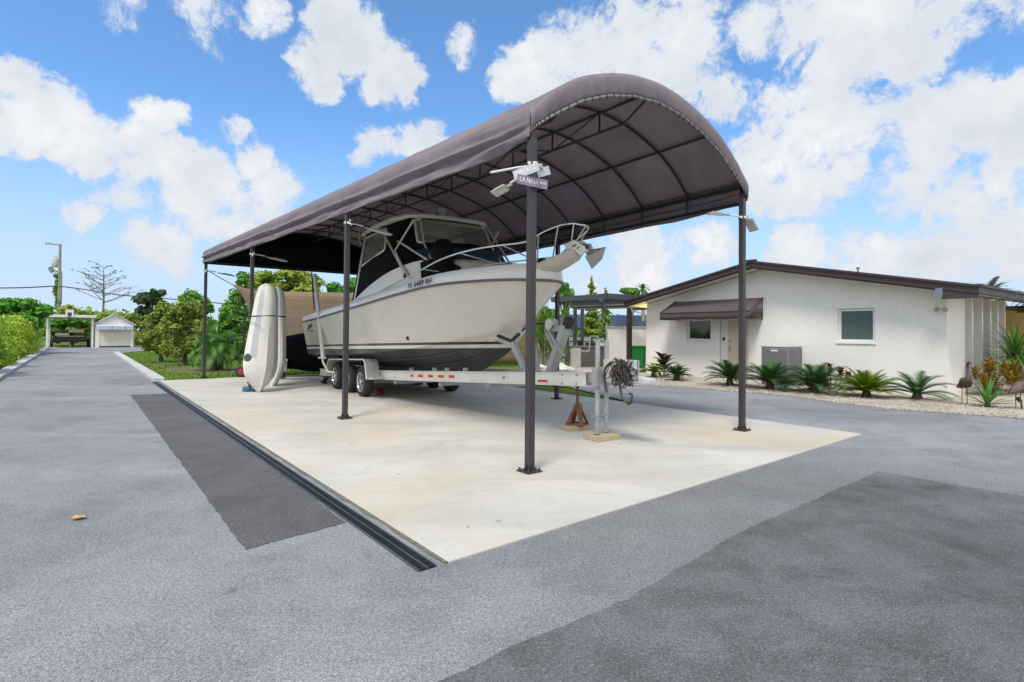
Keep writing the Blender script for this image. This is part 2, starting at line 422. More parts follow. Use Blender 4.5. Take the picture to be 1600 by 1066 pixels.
def hullmat():
    m, t, b = newmat('hull_paint')
    co = t.n('ShaderNodeTexCoord').outputs['Object']; sp = t.n('ShaderNodeSeparateXYZ'); t.l(co, sp.inputs[0])
    # height over the painted waterline, which climbs toward the bow
    w = t.math('SUBTRACT', sp.outputs[2], t.math('ADD', t.math('MULTIPLY', sp.outputs[0], .031), 1.225))
    nz = t.noise(co, 1.3, 4, .6); fine = t.noise(co, 60, 2)
    mp = t.n('ShaderNodeMapping'); mp.inputs['Scale'].default_value = (2.4, 2.4, .25); t.l(co, mp.inputs[0])
    streak = t.noise(mp.outputs[0], 3, 4, .6)
    top = t.mix(t.mr(nz, .3, .7), (.62, .59, .51), (.67, .64, .56)); top = t.mix(t.mr(streak, .56, .8, 0, .3), top, (.44, .41, .33))
    bot = t.mix(t.mr(nz, .3, .7), (.032, .032, .037), (.055, .055, .06))
    c = t.mix(t.mr(w, -.100, -.094), bot, (.72, .71, .64))
    c = t.mix(t.mr(w, -.034, -.030), c, (.028, .024, .022)); c = t.mix(t.mr(w, .018, .022), c, top)
    t.l(c, b.inputs['Base Color'])
    t.l(t.mr(w, -.11, -.09, .7, .25), b.inputs['Roughness']); b.inputs['Coat Weight'].default_value = .5; b.inputs['Coat Roughness'].default_value = .1
    return m
M['hull'] = hullmat()
def platemat():
    m, t, b = newmat('diamond_plate')
    co = t.n('ShaderNodeTexCoord').outputs['Object']
    ch = t.n('ShaderNodeTexChecker'); ch.inputs['Scale'].default_value = 45; t.l(co, ch.inputs[0])
    nz = t.noise(co, 4, 4)
    t.l(t.mix(t.mr(nz, .3, .7), (.50, .49, .46), (.64, .63, .60)), b.inputs['Base Color'])
    b.inputs['Metallic'].default_value = .5; b.inputs['Roughness'].default_value = .42
    t.l(t.bump(ch.outputs['Fac'], .25, .004), b.inputs['Normal']); return m
M['plate'] = platemat()
L = {}
L['lime'] = leafmat('hedge_leaves', [(0.099, 0.241, 0.022), (0.241, 0.480, 0.034), (0.480, 0.550, 0.056), (0.550, 0.550, 0.085)], .45, .3)
L['green'] = leafmat('green_leaves', [(0.059, 0.146, 0.026), (0.132, 0.317, 0.047), (0.265, 0.450, 0.079)], .5, .25)
L['bright'] = leafmat('bright_green_leaves', [(0.052, 0.184, 0.020), (0.102, 0.347, 0.041), (0.265, 0.490, 0.061)], .5, .3)
L['olive'] = leafmat('olive_leaves', [(0.088, 0.163, 0.025), (0.200, 0.300, 0.044), (0.325, 0.375, 0.069), (0.400, 0.237, 0.075)], .5, .3)
L['dark'] = leafmat('dark_leaves', [(0.024, 0.060, 0.020), (0.052, 0.110, 0.036), (0.100, 0.160, 0.060)], .55, .2)
L['yellowg'] = leafmat('yellow_green_leaves', [(0.108, 0.194, 0.022), (0.259, 0.367, 0.048), (0.475, 0.518, 0.086)], .5, .3)
L['sago'] = leafmat('cycad_fronds', [(.016, .065, .018), (.04, .12, .026), (.075, .17, .035)], .42, .15)
L['sagolime'] = leafmat('young_cycad_fronds', [(.07, .14, .008), (.15, .23, .012), (.22, .28, .02)], .4, .2)
L['palm'] = leafmat('palm_fronds', [(0.051, 0.153, 0.027), (0.093, 0.255, 0.043), (0.170, 0.323, 0.068)], .45, .2)
L['silver'] = leafmat('silver_palm_fronds', [(.10, .15, .13), (.16, .21, .18), (.22, .26, .23)], .5, .15)
L['yucca'] = leafmat('yucca_leaves', [(0.068, 0.165, 0.018), (0.135, 0.285, 0.030), (0.240, 0.390, 0.053)], .4, .2)
L['agave'] = leafmat('spiky_leaves', [(0.030, 0.105, 0.027), (0.075, 0.210, 0.030), (0.150, 0.300, 0.045)], .4, .15)
L['darkred'] = leafmat('dark_red_leaves', [(.035, .030, .022), (.07, .028, .026), (.06, .07, .04)], .4, .12)
L['croton'] = leafmat('croton_leaves', [(.30, .05, .02), (.42, .15, .02), (.12, .17, .02), (.45, .30, .03), (.16, .05, .03)], .4, .15)
L['burgundy'] = leafmat('burgundy_leaves', [(.06, .015, .015), (.14, .03, .02), (.10, .07, .02)], .4, .15)

# ------------------------------------------------------------------ plants
def leaves(blobs, n, size, seed=0, aspect=1.8, shell=.55, droop=.2):
    """many small two-triangle leaves spread through a set of ellipsoids (cx,cy,cz,rx,ry,rz)"""
    rg = np.random.default_rng(seed); B = np.array(blobs, float)
    w = (B[:, 3]*B[:, 4]*B[:, 5])**.67; w /= w.sum()
    ix = rg.choice(len(B), n, p=w); b = B[ix]
    d = rg.normal(size=(n, 3)); d /= np.linalg.norm(d, axis=1)[:, None]
    rad = (shell+(1-shell)*rg.random(n)**.6)*(.75+.5*rg.random(n)**1.5)
    c = b[:, :3]+d*b[:, 3:6]*rad[:, None]
    nrm = d+rg.normal(size=(n, 3))*.75+np.array([0, 0, .45]); nrm /= np.linalg.norm(nrm, axis=1)[:, None]
    t = np.cross(nrm, rg.normal(size=(n, 3))); t[:, 2] -= droop; t -= nrm*(t*nrm).sum(1)[:, None]; t /= np.linalg.norm(t, axis=1)[:, None]
    s = np.cross(nrm, t); sz = size*(.6+.8*rg.random(n))
    L_ = t*(sz*aspect/2)[:, None]; W_ = s*(sz/2)[:, None]; up = nrm*(sz*.15)[:, None]
    V = np.stack([c-L_, c+W_+up, c+L_, c-W_+up], 1).reshape(-1, 3)
    m = MB(); m.v = [tuple(v) for v in V.tolist()]; m.f = [(4*i, 4*i+1, 4*i+2, 4*i+3) for i in range(n)]
    return m
def crown_blobs(c, rx, rz, k, seed, spread=.74):
    rg = random.Random(seed); out = []; k = int(k*1.7)
    for i in range(k):
        a = rg.uniform(0, 2*math.pi); q = math.sqrt(rg.random())*spread; z = rg.uniform(-spread, spread*.95)
        q *= math.sqrt(max(.15, 1-z*z)); s = rg.uniform(.13, .36)
        out.append((c[0]+rx*q*math.cos(a), c[1]+rx*q*math.sin(a), c[2]+rz*z, rx*s, rx*s, rz*s*.85))
    return out
def tree(name, label, base, h, rx, cz, rz, lm, n, size, seed, bark='bark', trunk_r=.14, group=None, cat='tree', k=16, limbs=6, airy=False):
    t = thing(name, label, cat, base, 0, group)
    rg = random.Random(seed)
    m = MB(); top = Vector((rg.uniform(-.1, .1), rg.uniform(-.1, .1), max(cz-rz*.55, h*.18)))
    m.tube([(0, 0, -.05), (top.x*.3, top.y*.3, top.z*.5), top], [trunk_r*1.25, trunk_r, trunk_r*.75], 8)
    bl = crown_blobs((0, 0, cz), rx, rz, k, seed)
    for i in range(limbs):
        q = bl[i % len(bl)]; e = Vector(q[:3]); st = top*rg.uniform(.55, 1.0)
        mid = st.lerp(e, .5)+Vector((rg.uniform(-.1, .1)*rx, rg.uniform(-.1, .1)*rx, -.05*h))
        m.tube([st, mid, e], [trunk_r*.55, trunk_r*.38, trunk_r*.12], 6)
        for j in range(2):
            e2 = e+Vector((rg.uniform(-1, 1)*q[3], rg.uniform(-1, 1)*q[4], rg.uniform(-.4, 1)*q[5]))
            m.tube([mid, mid.lerp(e2, .6), e2], [trunk_r*.28, trunk_r*.18, trunk_r*.06], 5)
    m.build('trunk', M[bark], t, smooth=50)
    leaves(bl, n, size, seed, shell=.35 if not airy else .6).build('crown', lm, t)
    return t
def frond(m, base, az, el, length, width, rg, n=16, drop=1.0, leaflet=.06, vee=.35):
    """one arching feather frond: rachis plus paired narrow leaflets"""
    d = Vector((math.cos(az), math.sin(az), 0)); pts = []; p = Vector(base); ang = el; step = length/n
    for i in range(n+1):
        pts.append(p.copy()); p = p+(d*math.cos(ang)+Vector((0, 0, math.sin(ang))))*step; ang -= drop/n*(.5+1.2*i/n)
    sd = Vector((-d.y, d.x, 0))
    for i in range(n):
        a, b = pts[i], pts[i+1]; r = .012*(1-i/n)+.003
        m.add([a+sd*r, a-sd*r, b-sd*r, b+sd*r], [(0, 1, 2, 3)])
    for i in range(1, n):
        tt = i/n; w = width*math.sin(math.pi*min(1, .12+tt*.92))**.6*rg.uniform(.88, 1.1)
        tg = (pts[i+1]-pts[i-1]).normalized(); nm = sd.cross(tg)*-1
        if nm.z < 0: nm = -nm
        for sg in (-1, 1):
            for sub in (0, .5):
                q = pts[i].lerp(pts[i+1], sub)
                tip = q+sd*sg*w*.85+tg*w*.5+nm*w*vee
                hw = tg*leaflet/2
                m.add([q-hw, q+hw, tip], [(0, 1, 2)])
def sword(m, base, az, el, length, w, rg, drop=.5, n=5):
    d = Vector((math.cos(az), math.sin(az), 0)); sd = Vector((-d.y, d.x, 0)); p = Vector(base); ang = el; rows = []
    for i in range(n+1):
        t = i/n; ww = w*(.55+.9*t if t < .4 else (1-t)*1.5+.02)*.6
        up = Vector((-d.x*math.sin(ang), -d.y*math.sin(ang), math.cos(ang)))
        rows.append([p-sd*ww+up*ww*.35, p, p+sd*ww+up*ww*.35]); p = p+(d*math.cos(ang)+Vector((0, 0, math.sin(ang))))*length/n; ang -= drop/n*(.4+1.4*t)
    m.grid(rows)
def sago(label, base, r, h, seed, lm='sago', n=26, group='cycads planted along the house', trunk=.16):
    t = thing('sago_palm', label, 'cycad', base, 0, group); rg = random.Random(seed)
    tr = MB(); tr.lathe([(.09, -.02), (.115, .04), (.10, trunk*.7), (.07, trunk+.06), (0.0, trunk+.08)], n=10); tr.build('trunk', M['sagobark'], t, smooth=40)
    m = MB()
    for i in range(n):
        q = i/n; az = i*2.39996+rg.uniform(-.2, .2); el = lerp(.12, 1.25, q)+rg.uniform(-.1, .1)
        ln = r*lerp(1.05, .8, q)*rg.uniform(.9, 1.1)
        frond(m, (0, 0, trunk), az, el, ln*rg.uniform(.85, 1.1), r*.21, rg, 17, lerp(.75, .9, q)*h*rg.uniform(.8, 1.25), .026, .3)
    m.build('fronds', L[lm], t)
    return t
def palm_head(m, c, r, n, rg, el0=-.3, el1=1.3, drop=1.5, wf=.22, leaflet=.05, seg=14):
    for i in range(n):
        q = i/n; frond(m, c, i*2.39996+rg.uniform(-.2, .2), lerp(el0, el1, q)+rg.uniform(-.12, .12), r*rg.uniform(.85, 1.1), r*wf, rg, seg, drop*rg.uniform(.8, 1.2), leaflet, -.05)

# ------------------------------------------------------------------ camera, sky, sun
cd = bpy.data.cameras.new('camera'); cam = bpy.data.objects.new('camera', cd); C.objects.link(cam)
cd.sensor_width = 36; cd.lens = 36*F/1600; cd.shift_x = 0; cd.shift_y = -(533-PPY)/1600; cd.clip_start = .05; cd.clip_end = 2000
mw = Matrix.Identity(4)
for i in range(3): mw[i][0] = RT[i]; mw[i][1] = UP[i]; mw[i][2] = -FWD[i]; mw[i][3] = E0[i]
cam.matrix_world = mw
S.camera = cam

SUN_EL, SUN_AZ = R(58), R(200)            # azimuth measured clockwise from +Y: behind and to the left of the camera
sl = bpy.data.lights.new('sun', 'SUN'); sl.energy = 2.4; sl.angle = R(16); sl.color = (1, .96, .90)
so = bpy.data.objects.new('sun', sl); C.objects.link(so)
sv = Vector((math.sin(SUN_AZ)*math.cos(SUN_EL), math.cos(SUN_AZ)*math.cos(SUN_EL), math.sin(SUN_EL)))
so.rotation_euler = sv.to_track_quat('Z', 'Y').to_euler(); so.location = (0, -10, 30)

W = bpy.data.worlds.new('World'); S.world = W; W.use_nodes = True
def sky():
    t = NT(W.node_tree); bg = t.N['Background']
    sk = t.n('ShaderNodeTexSky'); sk.sky_type = 'NISHITA'; sk.sun_disc = False
    sk.sun_elevation = SUN_EL; sk.sun_rotation = SUN_AZ; sk.air_density = 1.0; sk.dust_density = .35; sk.ozone_density = 2.0
    co = t.n('ShaderNodeTexCoord').outputs['Generated']
    nv = t.n('ShaderNodeTexNoise'); nv.inputs['Scale'].default_value = 7; nv.inputs['Detail'].default_value = 6; nv.inputs['Roughness'].default_value = .6; t.l(co, nv.inputs['Vector'])
    sub = t.n('ShaderNodeVectorMath', operation='SUBTRACT'); t.l(nv.outputs['Color'], sub.inputs[0]); sub.inputs[1].default_value = (.5, .5, .5)
    sc = t.n('ShaderNodeVectorMath', operation='SCALE'); t.l(sub.outputs[0], sc.inputs[0]); sc.inputs['Scale'].default_value = .075
    ad = t.n('ShaderNodeVectorMath', operation='ADD'); t.l(co, ad.inputs[0]); t.l(sc.outputs[0], ad.inputs[1])
    nm = t.n('ShaderNodeVectorMath', operation='NORMALIZE'); t.l(ad.outputs[0], nm.inputs[0]); wd = nm.outputs[0]
    # the individual cumulus clouds: direction of each puff, its angular size, its thickness
    puffs = [(1245,396,44,.95),(1110,382,38,.85),(1010,398,58,.9),(1385,392,40,.9),(1565,385,66,1),(1475,398,52,.95),(1330,405,40,.75),(255,380,50,.9),(130,330,30,.6),(200,300,34,.8),(40,130,44,1.00),(85,180,55,1.00),(135,220,51,1.00),(30,195,48,1.00),(150,258,28,1.00),
      (235,182,37,1.00),(278,168,21,0.72),(215,212,32,1.00),(270,262,51,1.00),(330,275,44,1.00),(300,312,53,1.00),(222,262,30,0.90),(165,300,23,0.64),
      (375,202,23,0.76),(400,250,28,0.95),(432,292,37,0.95),(385,325,42,0.90),(340,335,37,0.90),(250,362,42,0.75),(430,332,30,0.80),
      (310,8,62,0.68),(205,10,40,0.60),(410,8,44,0.70),(520,35,44,1.00),(495,98,39,1.00),(560,72,48,1.00),(605,112,46,1.00),(642,116,23,0.72),(505,128,33,0.90),
      (720,70,30,0.72),(592,226,32,0.90),(660,217,39,0.95),(572,245,23,0.64),(300,90,21,0.40),
      (900,95,66,0.93),(985,62,70,0.91),(1065,38,66,0.88),(822,122,44,0.95),(1062,112,70,0.93),(950,145,62,0.93),(1005,18,48,0.74),(1112,152,46,0.84),
      (1185,42,48,0.79),(1265,30,79,0.88),(1352,52,84,0.93),(1425,92,55,0.93),(1300,102,53,0.88),(1485,18,70,0.74),(1572,8,62,0.70),
      (1222,172,55,0.93),(1282,202,70,0.93),(1202,236,53,0.93),(1342,204,44,0.88),(1182,302,39,0.88),(1252,292,53,0.88),(1322,272,39,0.84),
      (1442,192,62,0.93),(1502,132,37,0.93),(1522,192,62,0.93),(1572,162,46,0.93),(1592,222,55,0.93),(1452,252,46,0.93),(1422,292,53,0.88),(1492,312,55,0.88),(1562,292,46,0.84),(1502,352,55,0.79),
      (1232,392,35,0.70),(1000,384,40,0.74),(930,430,53,0.65),(1090,372,23,0.45),(1455,372,53,0.74),(1552,402,56,0.74),(1342,382,30,0.56)]
    dens = None
    for (px, py, rp, wt) in puffs:
        d = ray(px, py).normalized(); ct = d.dot(FWD); ang = rp/F*ct**1.5
        dp = t.n('ShaderNodeVectorMath', operation='DOT_PRODUCT'); t.l(wd, dp.inputs[0]); dp.inputs[1].default_value = d
        v = t.mr(dp.outputs['Value'], math.cos(ang*1.6), math.cos(ang*.1), 0, wt)
        dens = v if dens is None else t.math('MAXIMUM', dens, v)
    big = t.noise(wd, 7, 8, .62); fine = t.noise(wd, 27, 10, .70)
    # broken cloud added over the unseen sky, behind and above the camera
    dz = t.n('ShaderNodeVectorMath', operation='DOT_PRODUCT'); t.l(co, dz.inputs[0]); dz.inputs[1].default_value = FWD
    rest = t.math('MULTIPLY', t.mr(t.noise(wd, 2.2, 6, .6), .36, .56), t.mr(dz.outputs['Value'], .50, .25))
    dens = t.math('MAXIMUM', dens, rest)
    e = t.math('ADD', t.math('MULTIPLY', t.math('SUBTRACT', big, .5), 1.5), t.math('MULTIPLY', t.math('SUBTRACT', fine, .5), 1.7))
    q = t.math('ADD', dens, e)
    al = t.mr(q, .28, .72, 0, 1, True)
    thin = t.mr(dens, .0, .35)
    al = t.math('MULTIPLY', al, thin)
    core = t.mr(q, .40, .95)
    shade = t.mr(t.noise(wd, 6, 5, .6), .35, .65)
    cw = t.mix(core, (3.3, 3.75, 4.4), (4.75, 4.8, 4.9))
    cw = t.mix(t.math('MULTIPLY', shade, t.math('MULTIPLY', core, .8)), cw, (3.15, 3.45, 3.95))
    cw = t.mix(t.mr(dz.outputs['Value'], .45, .15), cw, (6.4, 6.3, 6.2))  # clouds out of view made brighter to light the scene
    sz = t.n('ShaderNodeSeparateXYZ'); t.l(co, sz.inputs[0])
    hz = t.mr(sz.outputs[2], .0, .36, .82, 0, True)
    hs = t.n('ShaderNodeHueSaturation'); hs.inputs['Hue'].default_value = .492; hs.inputs['Saturation'].default_value = 1.0; hs.inputs['Value'].default_value = 1.0; t.l(sk.outputs[0], hs.inputs['Color'])
    blue = t.mix(1., hs.outputs[0], SKYMUL, 'MULTIPLY')
    base = t.mix(hz, blue, (3.0, 3.55, 4.55))
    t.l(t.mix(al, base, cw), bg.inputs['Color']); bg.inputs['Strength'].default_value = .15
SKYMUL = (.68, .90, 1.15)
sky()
S.view_settings.view_transform = 'Standard'; S.view_settings.look = 'None'; S.view_settings.exposure = .38; S.view_settings.gamma = 1
S.render.engine = 'CYCLES'
S.cycles.max_bounces = 8; S.cycles.transparent_max_bounces = 12; S.cycles.use_denoising = True

# ------------------------------------------------------------------ ground
SA, SB, SCn = G(700.5, 880), G(1346, 679.2), G(249.4, 595.6)       # slab: near, right, far-left corners
SD = SCn+(SB-SA)
def ragged(poly, amp, step=.12, seed=1):
    rg = random.Random(seed); P = [Vector((p[0], p[1], 0)) for p in poly]; out = []
    for i, a in enumerate(P):
        b = P[(i+1) % len(P)]; d = b-a; n = max(1, min(120, int(d.length/step))); nn = Vector((-d.y, d.x, 0)).normalized()
        for k in range(n):
            q = a+d*(k/n)+nn*(amp*(rg.uniform(-.6, .6)+1.1*noise.noise((k*step*1.7, i*5+seed, 0)))); out.append((q.x, q.y))
    return out
def sheet(name, poly, z, m, kind='structure'):
    b = MB(); b.add([(p[0], p[1], 0) for p in poly], [tuple(range(len(poly)))])
    o = b.build(name, m); o.location.z = z; me = o.data
    if me.polygons[0].normal.z < 0: me.flip_normals()
    return struct(o, kind)
sheet('ground', [(-400, -300), (400, -300), (400, 500), (-400, 500)], -.03, M['lawn'])
kl = [G(18, 577), G(72, 545)]                                       # left kerb line
lk = [G(248, 595.5), G(182, 552.5)]                                 # lawn kerb line
gr = [G(x, y) for x, y in ((930, 598), (985, 602), (1060, 604), (1150, 612), (1225, 618), (1300, 628), (1400, 640), (1500, 647), (1600, 654))]
drv = [(-40, -40), (60, -40), (60, 2), (24, 6.5)] + [(p.x, p.y) for p in reversed(gr)] + [(2.6, 21.5), (1.2, 21.5), (1.75, 15.2), (SD.x*.1+SB.x*.9-1, 10.), (SCn.x+2, SCn.y-.5), (lk[0].x, lk[0].y), (lk[1].x, lk[1].y), (-27.5, 44), (-28.5, 52), (-38.5, 46), (-36.8, 43.7), (kl[1].x, kl[1].y), (kl[0].x, kl[0].y), (-22, 16), (-40, 0)]
sheet('asphalt_driveway', drv, 0, M['asphalt'])
ptl = [G(204, 617.5), G(263, 615.3), G(400, 712), G(541, 817), G(383, 859.5)]
sheet('asphalt_patch', ragged(ptl, .014, .06, 2), .004, M['patch'])
pr_ = [G(1372, 737), G(1600, 776), (14, 2), (14, -8), (-3, -8), G(660, 1080), G(800, 1012), G(980, 937), G(1150, 835)]
sheet('asphalt_patch', ragged(pr_, .018, .07, 3), .004, M['patch2'])

# concrete slab cast in bays with open control joints
def slab():
    b = MB(); ex, ey = SB-SA, SCn-SA; nx, ny = 1, 3; g = .006
    lx, ly = ex.length, ey.length
    for i in range(nx):
        for j in range(ny):
            u0, u1 = i/nx+(g/lx if i else 0), (i+1)/nx-(g/lx if i < nx-1 else 0); v0, v1 = j/ny+(g/ly if j else 0), (j+1)/ny-(g/ly if j < ny-1 else 0)
            b.prism([(SA+ex*u+ey*v)[:2] for u, v in ((u0, v0), (u1, v0), (u1, v1), (u0, v1))], -.02, .014)
    o = b.build('concrete_slab', M['concrete'], bevel=.005); return struct(o)
slab()
# trench drain along the left edge
def drain():
    a0, a1 = G(683.6, 885.6), G(656, 898); b0 = G(249, 597.5)
    ld = (SCn-SA).normalized(); w = (a1-a0); w = w-ld*w.dot(ld); wd = w.length*.86; w.normalize()
    ln = (b0-a0).dot(ld)
    o = thing('trench_drain', 'long dark steel trench drain grate along the left edge of the concrete slab', 'drain', a0+w*.01)
    m = MB()
    for k in range(3):
        c = w*(wd*(k/2)); m.bar(c+Vector((0, 0, .009)), c+ld*ln+Vector((0, 0, .009)), .010, .012)
    m.build('frame', M['drainedge'], o)
    m = MB(); n = int(ln/.030)
    for k in range(n):
        c = ld*(.02+k*.030)+Vector((0, 0, .008)); m.bar(c+w*.012, c+w*(wd-.012), .013, .010)
    struct(m.build('grate', M['grate'], o), 'stuff')
    m = MB(); m.bar(w*wd/2+Vector((0, 0, .002)), w*wd/2+ld*ln+Vector((0, 0, .002)), wd*.98, .004); m.build('channel', M['blackpl'], o)
    # grit and moss between slab and drain
    m = MB(); rows = []
    rg = random.Random(3); p0 = SA; steps = 90
    for k in range(steps+1):
        c = SA+ld*((SCn-SA).length*k/steps); rows.append([c+Vector((0, 0, .008)), c+w*(.015+.035*rg.random())+Vector((0, 0, .006))])
    m.grid(rows); struct(m.build('gritty_seam', mat('mossy_grit', (.16, .15, .11), .95, var=.5, scale=20)), 'structure')
drain()
# kerbs
def kerb(a, b, w, label):
    m = MB(); m.bar(Vector(a)+Vector((0, 0, .045)), Vector(b)+Vector((0, 0, .045)), w, .11); o = m.build('kerb', M['kerb'], bevel=.015); struct(o)
kerb(lk[0], lk[1]+(lk[1]-lk[0])*.02, .30, '')
kerb(kl[0]+(kl[0]-kl[1])*.3, kl[1], .35, '')
# lawns are soil sheets plus blades
lawn = [lk[0], lk[1], (-22, 40), (-2, 60), (3, 40), (1.0, 24), (1.0, 21.6), (1.75, 15.4), SD, SCn]
sheet('lawn', [(p[0], p[1]) for p in lawn], -.002, M['lawn'])
def blades(name, poly, n, h, seed):
    rg = random.Random(seed); m = MB(); P = [(p[0], p[1]) for p in poly]
    xs = [p[0] for p in P]; ys = [p[1] for p in P]; k = 0
    def inside(x, y):
        c = False; j = len(P)-1
        for i in range(len(P)):
            if (P[i][1] > y) != (P[j][1] > y) and x < (P[j][0]-P[i][0])*(y-P[i][1])/(P[j][1]-P[i][1])+P[i][0]: c = not c
            j = i
        return c
    while k < n:
        x, y = rg.uniform(min(xs), max(xs)), rg.uniform(min(ys), max(ys))
        if not inside(x, y): continue
        k += 1
        for q in range(3):
            a = rg.uniform(0, 6.28); hh = h*rg.uniform(.5, 1.2); dx, dy = math.cos(a)*.018, math.sin(a)*.018; ox, oy = rg.uniform(-.05, .05), rg.uniform(-.05, .05)
            m.add([(x+ox-dx, y+oy-dy, 0), (x+ox+dx, y+oy+dy, 0), (x+ox+dy*2, y+oy-dx*2, hh)], [(0, 1, 2)])
    struct(m.build(name, M['grass']), 'stuff')
blades('grass', [lk[0]+Vector((.25, .1, 0)), lk[1]+Vector((.3, 0, 0)), (-20, 36), (-12, 32), (-7, 22), SCn+(SD-SCn)*.8, SCn+Vector((.1, .3, 0))], 9000, .075, 1)
blades('grass', [(1.0, 21.5), (1.7, 15.6), SD+Vector((0, .2, 0)), (-3, 22)], 2500, .07, 2)
bed = [(p.x, p.y) for p in gr]+[(24, 6.8), (26, 14), (16, 26), (10.87, 13.7), (5.25, 21.4), (4.6, 21.6), (2.7, 21.4)]
sheet('gravel_bed', bed, .010, M['gravel'])
def stones(poly_edge, n, seed):
    rg = random.Random(seed); m = MB()
    for k in range(n):
        i = rg.randrange(len(poly_edge)-1); t = rg.random(); p = poly_edge[i].lerp(poly_edge[i+1], t)
        d = (poly_edge[i+1]-poly_edge[i]).normalized(); q = p+Vector((d.y, -d.x, 0))*-rg.uniform(-.10, 2.2)
        q = p+Vector((-d.y, d.x, 0))*(-1 if Vector((-d.y, d.x, 0)).dot(Vector((1, 1, 0))) < 0 else 1)*(rg.random()**1.6*2.4-.12)
        s = rg.uniform(.008, .020); a = rg.uniform(0, 3)
        m.obb((q.x, q.y, .012+s*.4), Vector((math.cos(a), math.sin(a), .3))*s, Vector((-math.sin(a), math.cos(a), -.2))*s*.75, Vector((0, .2, 1))*s*.6)
    struct(m.build('gravel_stones', M['gravel']), 'stuff')
stones(gr, 2600, 4)
sheet('patio', [(2.6, 21.3), (4.8, 21.6), (9, 30), (3, 32), (1.4, 23)], .012, M['concrete'])
o = MB(); mp_ = G(340, 579)
o.prism([(mp_.x+2.0*math.cos(a)*(1+.12*math.sin(3*a)), mp_.y+1.35*math.sin(a)) for a in [i*2*math.pi/28 for i in range(28)]], -.02, .025)
struct(o.build('palm_bed', M['mulch']))
o = MB(); mp2 = G(268, 569)
o.prism([(mp2.x+.5+1.3*math.cos(a)*(1+.1*math.sin(4*a)), mp2.y-.3+1.3*math.sin(a)) for a in [i*2*math.pi/28 for i in range(28)]], -.02, .02)
struct(o.build('tree_bed', M['mulch']))
m = MB(); lp = G(122, 812); m.grid([[lp+Vector((x, y*.35*(1-abs(x)/.1)*.12, .012+.018*abs(x)/.10+.008*abs(y))) for y in (-1, 0, 1)] for x in (-.05, -.03, 0, .03, .05)])
tag(m.build('fallen_leaf', M['leafdry']), 'single curled dry leaf lying on the grey driveway', 'leaf')

# ------------------------------------------------------------------ boat canopy
FLp, FRp, RLp, MRp = G(827.3, 739), G(1159.4, 674), G(319.5, 592), G(866, 624)
le = (RLp-FLp).normalized(); ri = (MRp-FRp).normalized(); CL = 15.05
SLAB = .014
prof = [(0, 4.0), (.012, 4.06), (.03, 4.13), (.06, 4.26), (.105, 4.42), (.173, 4.61), (.235, 4.73), (.3, 4.83), (.36, 4.90), (.42, 4.945), (.5, 4.97)]
prof = prof+[(1-t, z-.0) for t, z in reversed(prof[:-1])]
def cp(s, t, z, out=0.0):
    a = FLp+le*s; b = FRp+ri*s; w = (b-a); wl = w.normalized()
    p = a-wl*.06+(w+wl*.17)*t; p.z = z; return p
cano = thing('boat_canopy', 'big arched dark taupe canvas canopy on bronze posts sheltering the boat', 'canopy', FLp)
def roof():
    m = MB(); rows = []; ns = 14*6
    for i in range(ns+1):
        s = CL*i/ns; ph = (i % 6)/6; sag = math.sin(math.pi*ph)
        row = []
        for k, (t, z) in enumerate(prof):
            q = math.sin(math.pi*t)
            row.append(cp(s, t, z-.045*sag*q+.012*q*noise.noise((s*.9, t*5, 2)) ))
        rows.append(row)
    m.grid(rows); m.build('canvas_roof', M['canvas'], cano, True, smooth=50, solid=.006)
roof()
def valance(side):
    rows = []; ns = 150; nv = 16; rg = random.Random(5+side)
    a0 = cp(0, 0, 0); 
    for i in range(ns+1):
        s = -.03+(CL+.03)*i/ns; row = []
        t = 0 if side == 0 else 1
        base = cp(s, t, 0); wl = (cp(s, 1, 0)-cp(s, 0, 0)).normalized()*(-1 if side == 0 else 1)
        zb = 3.60-.05*max(0, noise.noise((s*.55, 3+side, 0)))+(.10*math.exp(-s*2.2)) + .07*math.exp(-(CL-s)*1.2)
        roll = .40+.10*noise.noise((s*.35, 9, side))
        for k in range(nv+1):
            v = k/nv; z = lerp(4.0, zb, v)
            fold = .055*math.exp(-((v-roll-.06)/.07)**2)-.045*math.exp(-((v-roll-.22)/.09)**2)
            wr = .032*noise.noise((s*1.1+v*1.2, v*4.0-s*.9, side*7))*(.2+v)+.020*noise.noise((s*4.2+v*3.5, v*6-s*2, 3))*v
            gather = .05*math.sin(v*9+s*3)*math.exp(-s*1.1)*v
            row.append(base+wl*((.010+fold*min(1, .35+v)+wr+gather)*min(1, v*7)*min(1, (s+.04)/.3))+Vector((0, 0, z)))
        rows.append(row)
    m = MB(); m.grid(rows); m.build('side_valance', M['canvas'], cano, True, smooth=60, solid=.005)
valance(0); valance(1)
IN = [(0, 3.76), (.02, 3.85), (.06, 3.985), (.105, 4.12), (.175, 4.315), (.275, 4.505), (.385, 4.635), (.5, 4.685)]
def inner(t, z):                              # lower chord of the front arch
    return t, interp(IN, min(t, 1-t))[0]
def smoothprof(n):
    P = smoothtab([(t*4.5, z, 0) for t, z in prof], 6); out = [(p.x/4.5, p.y) for p in P]
    return out
SP = smoothprof(6)
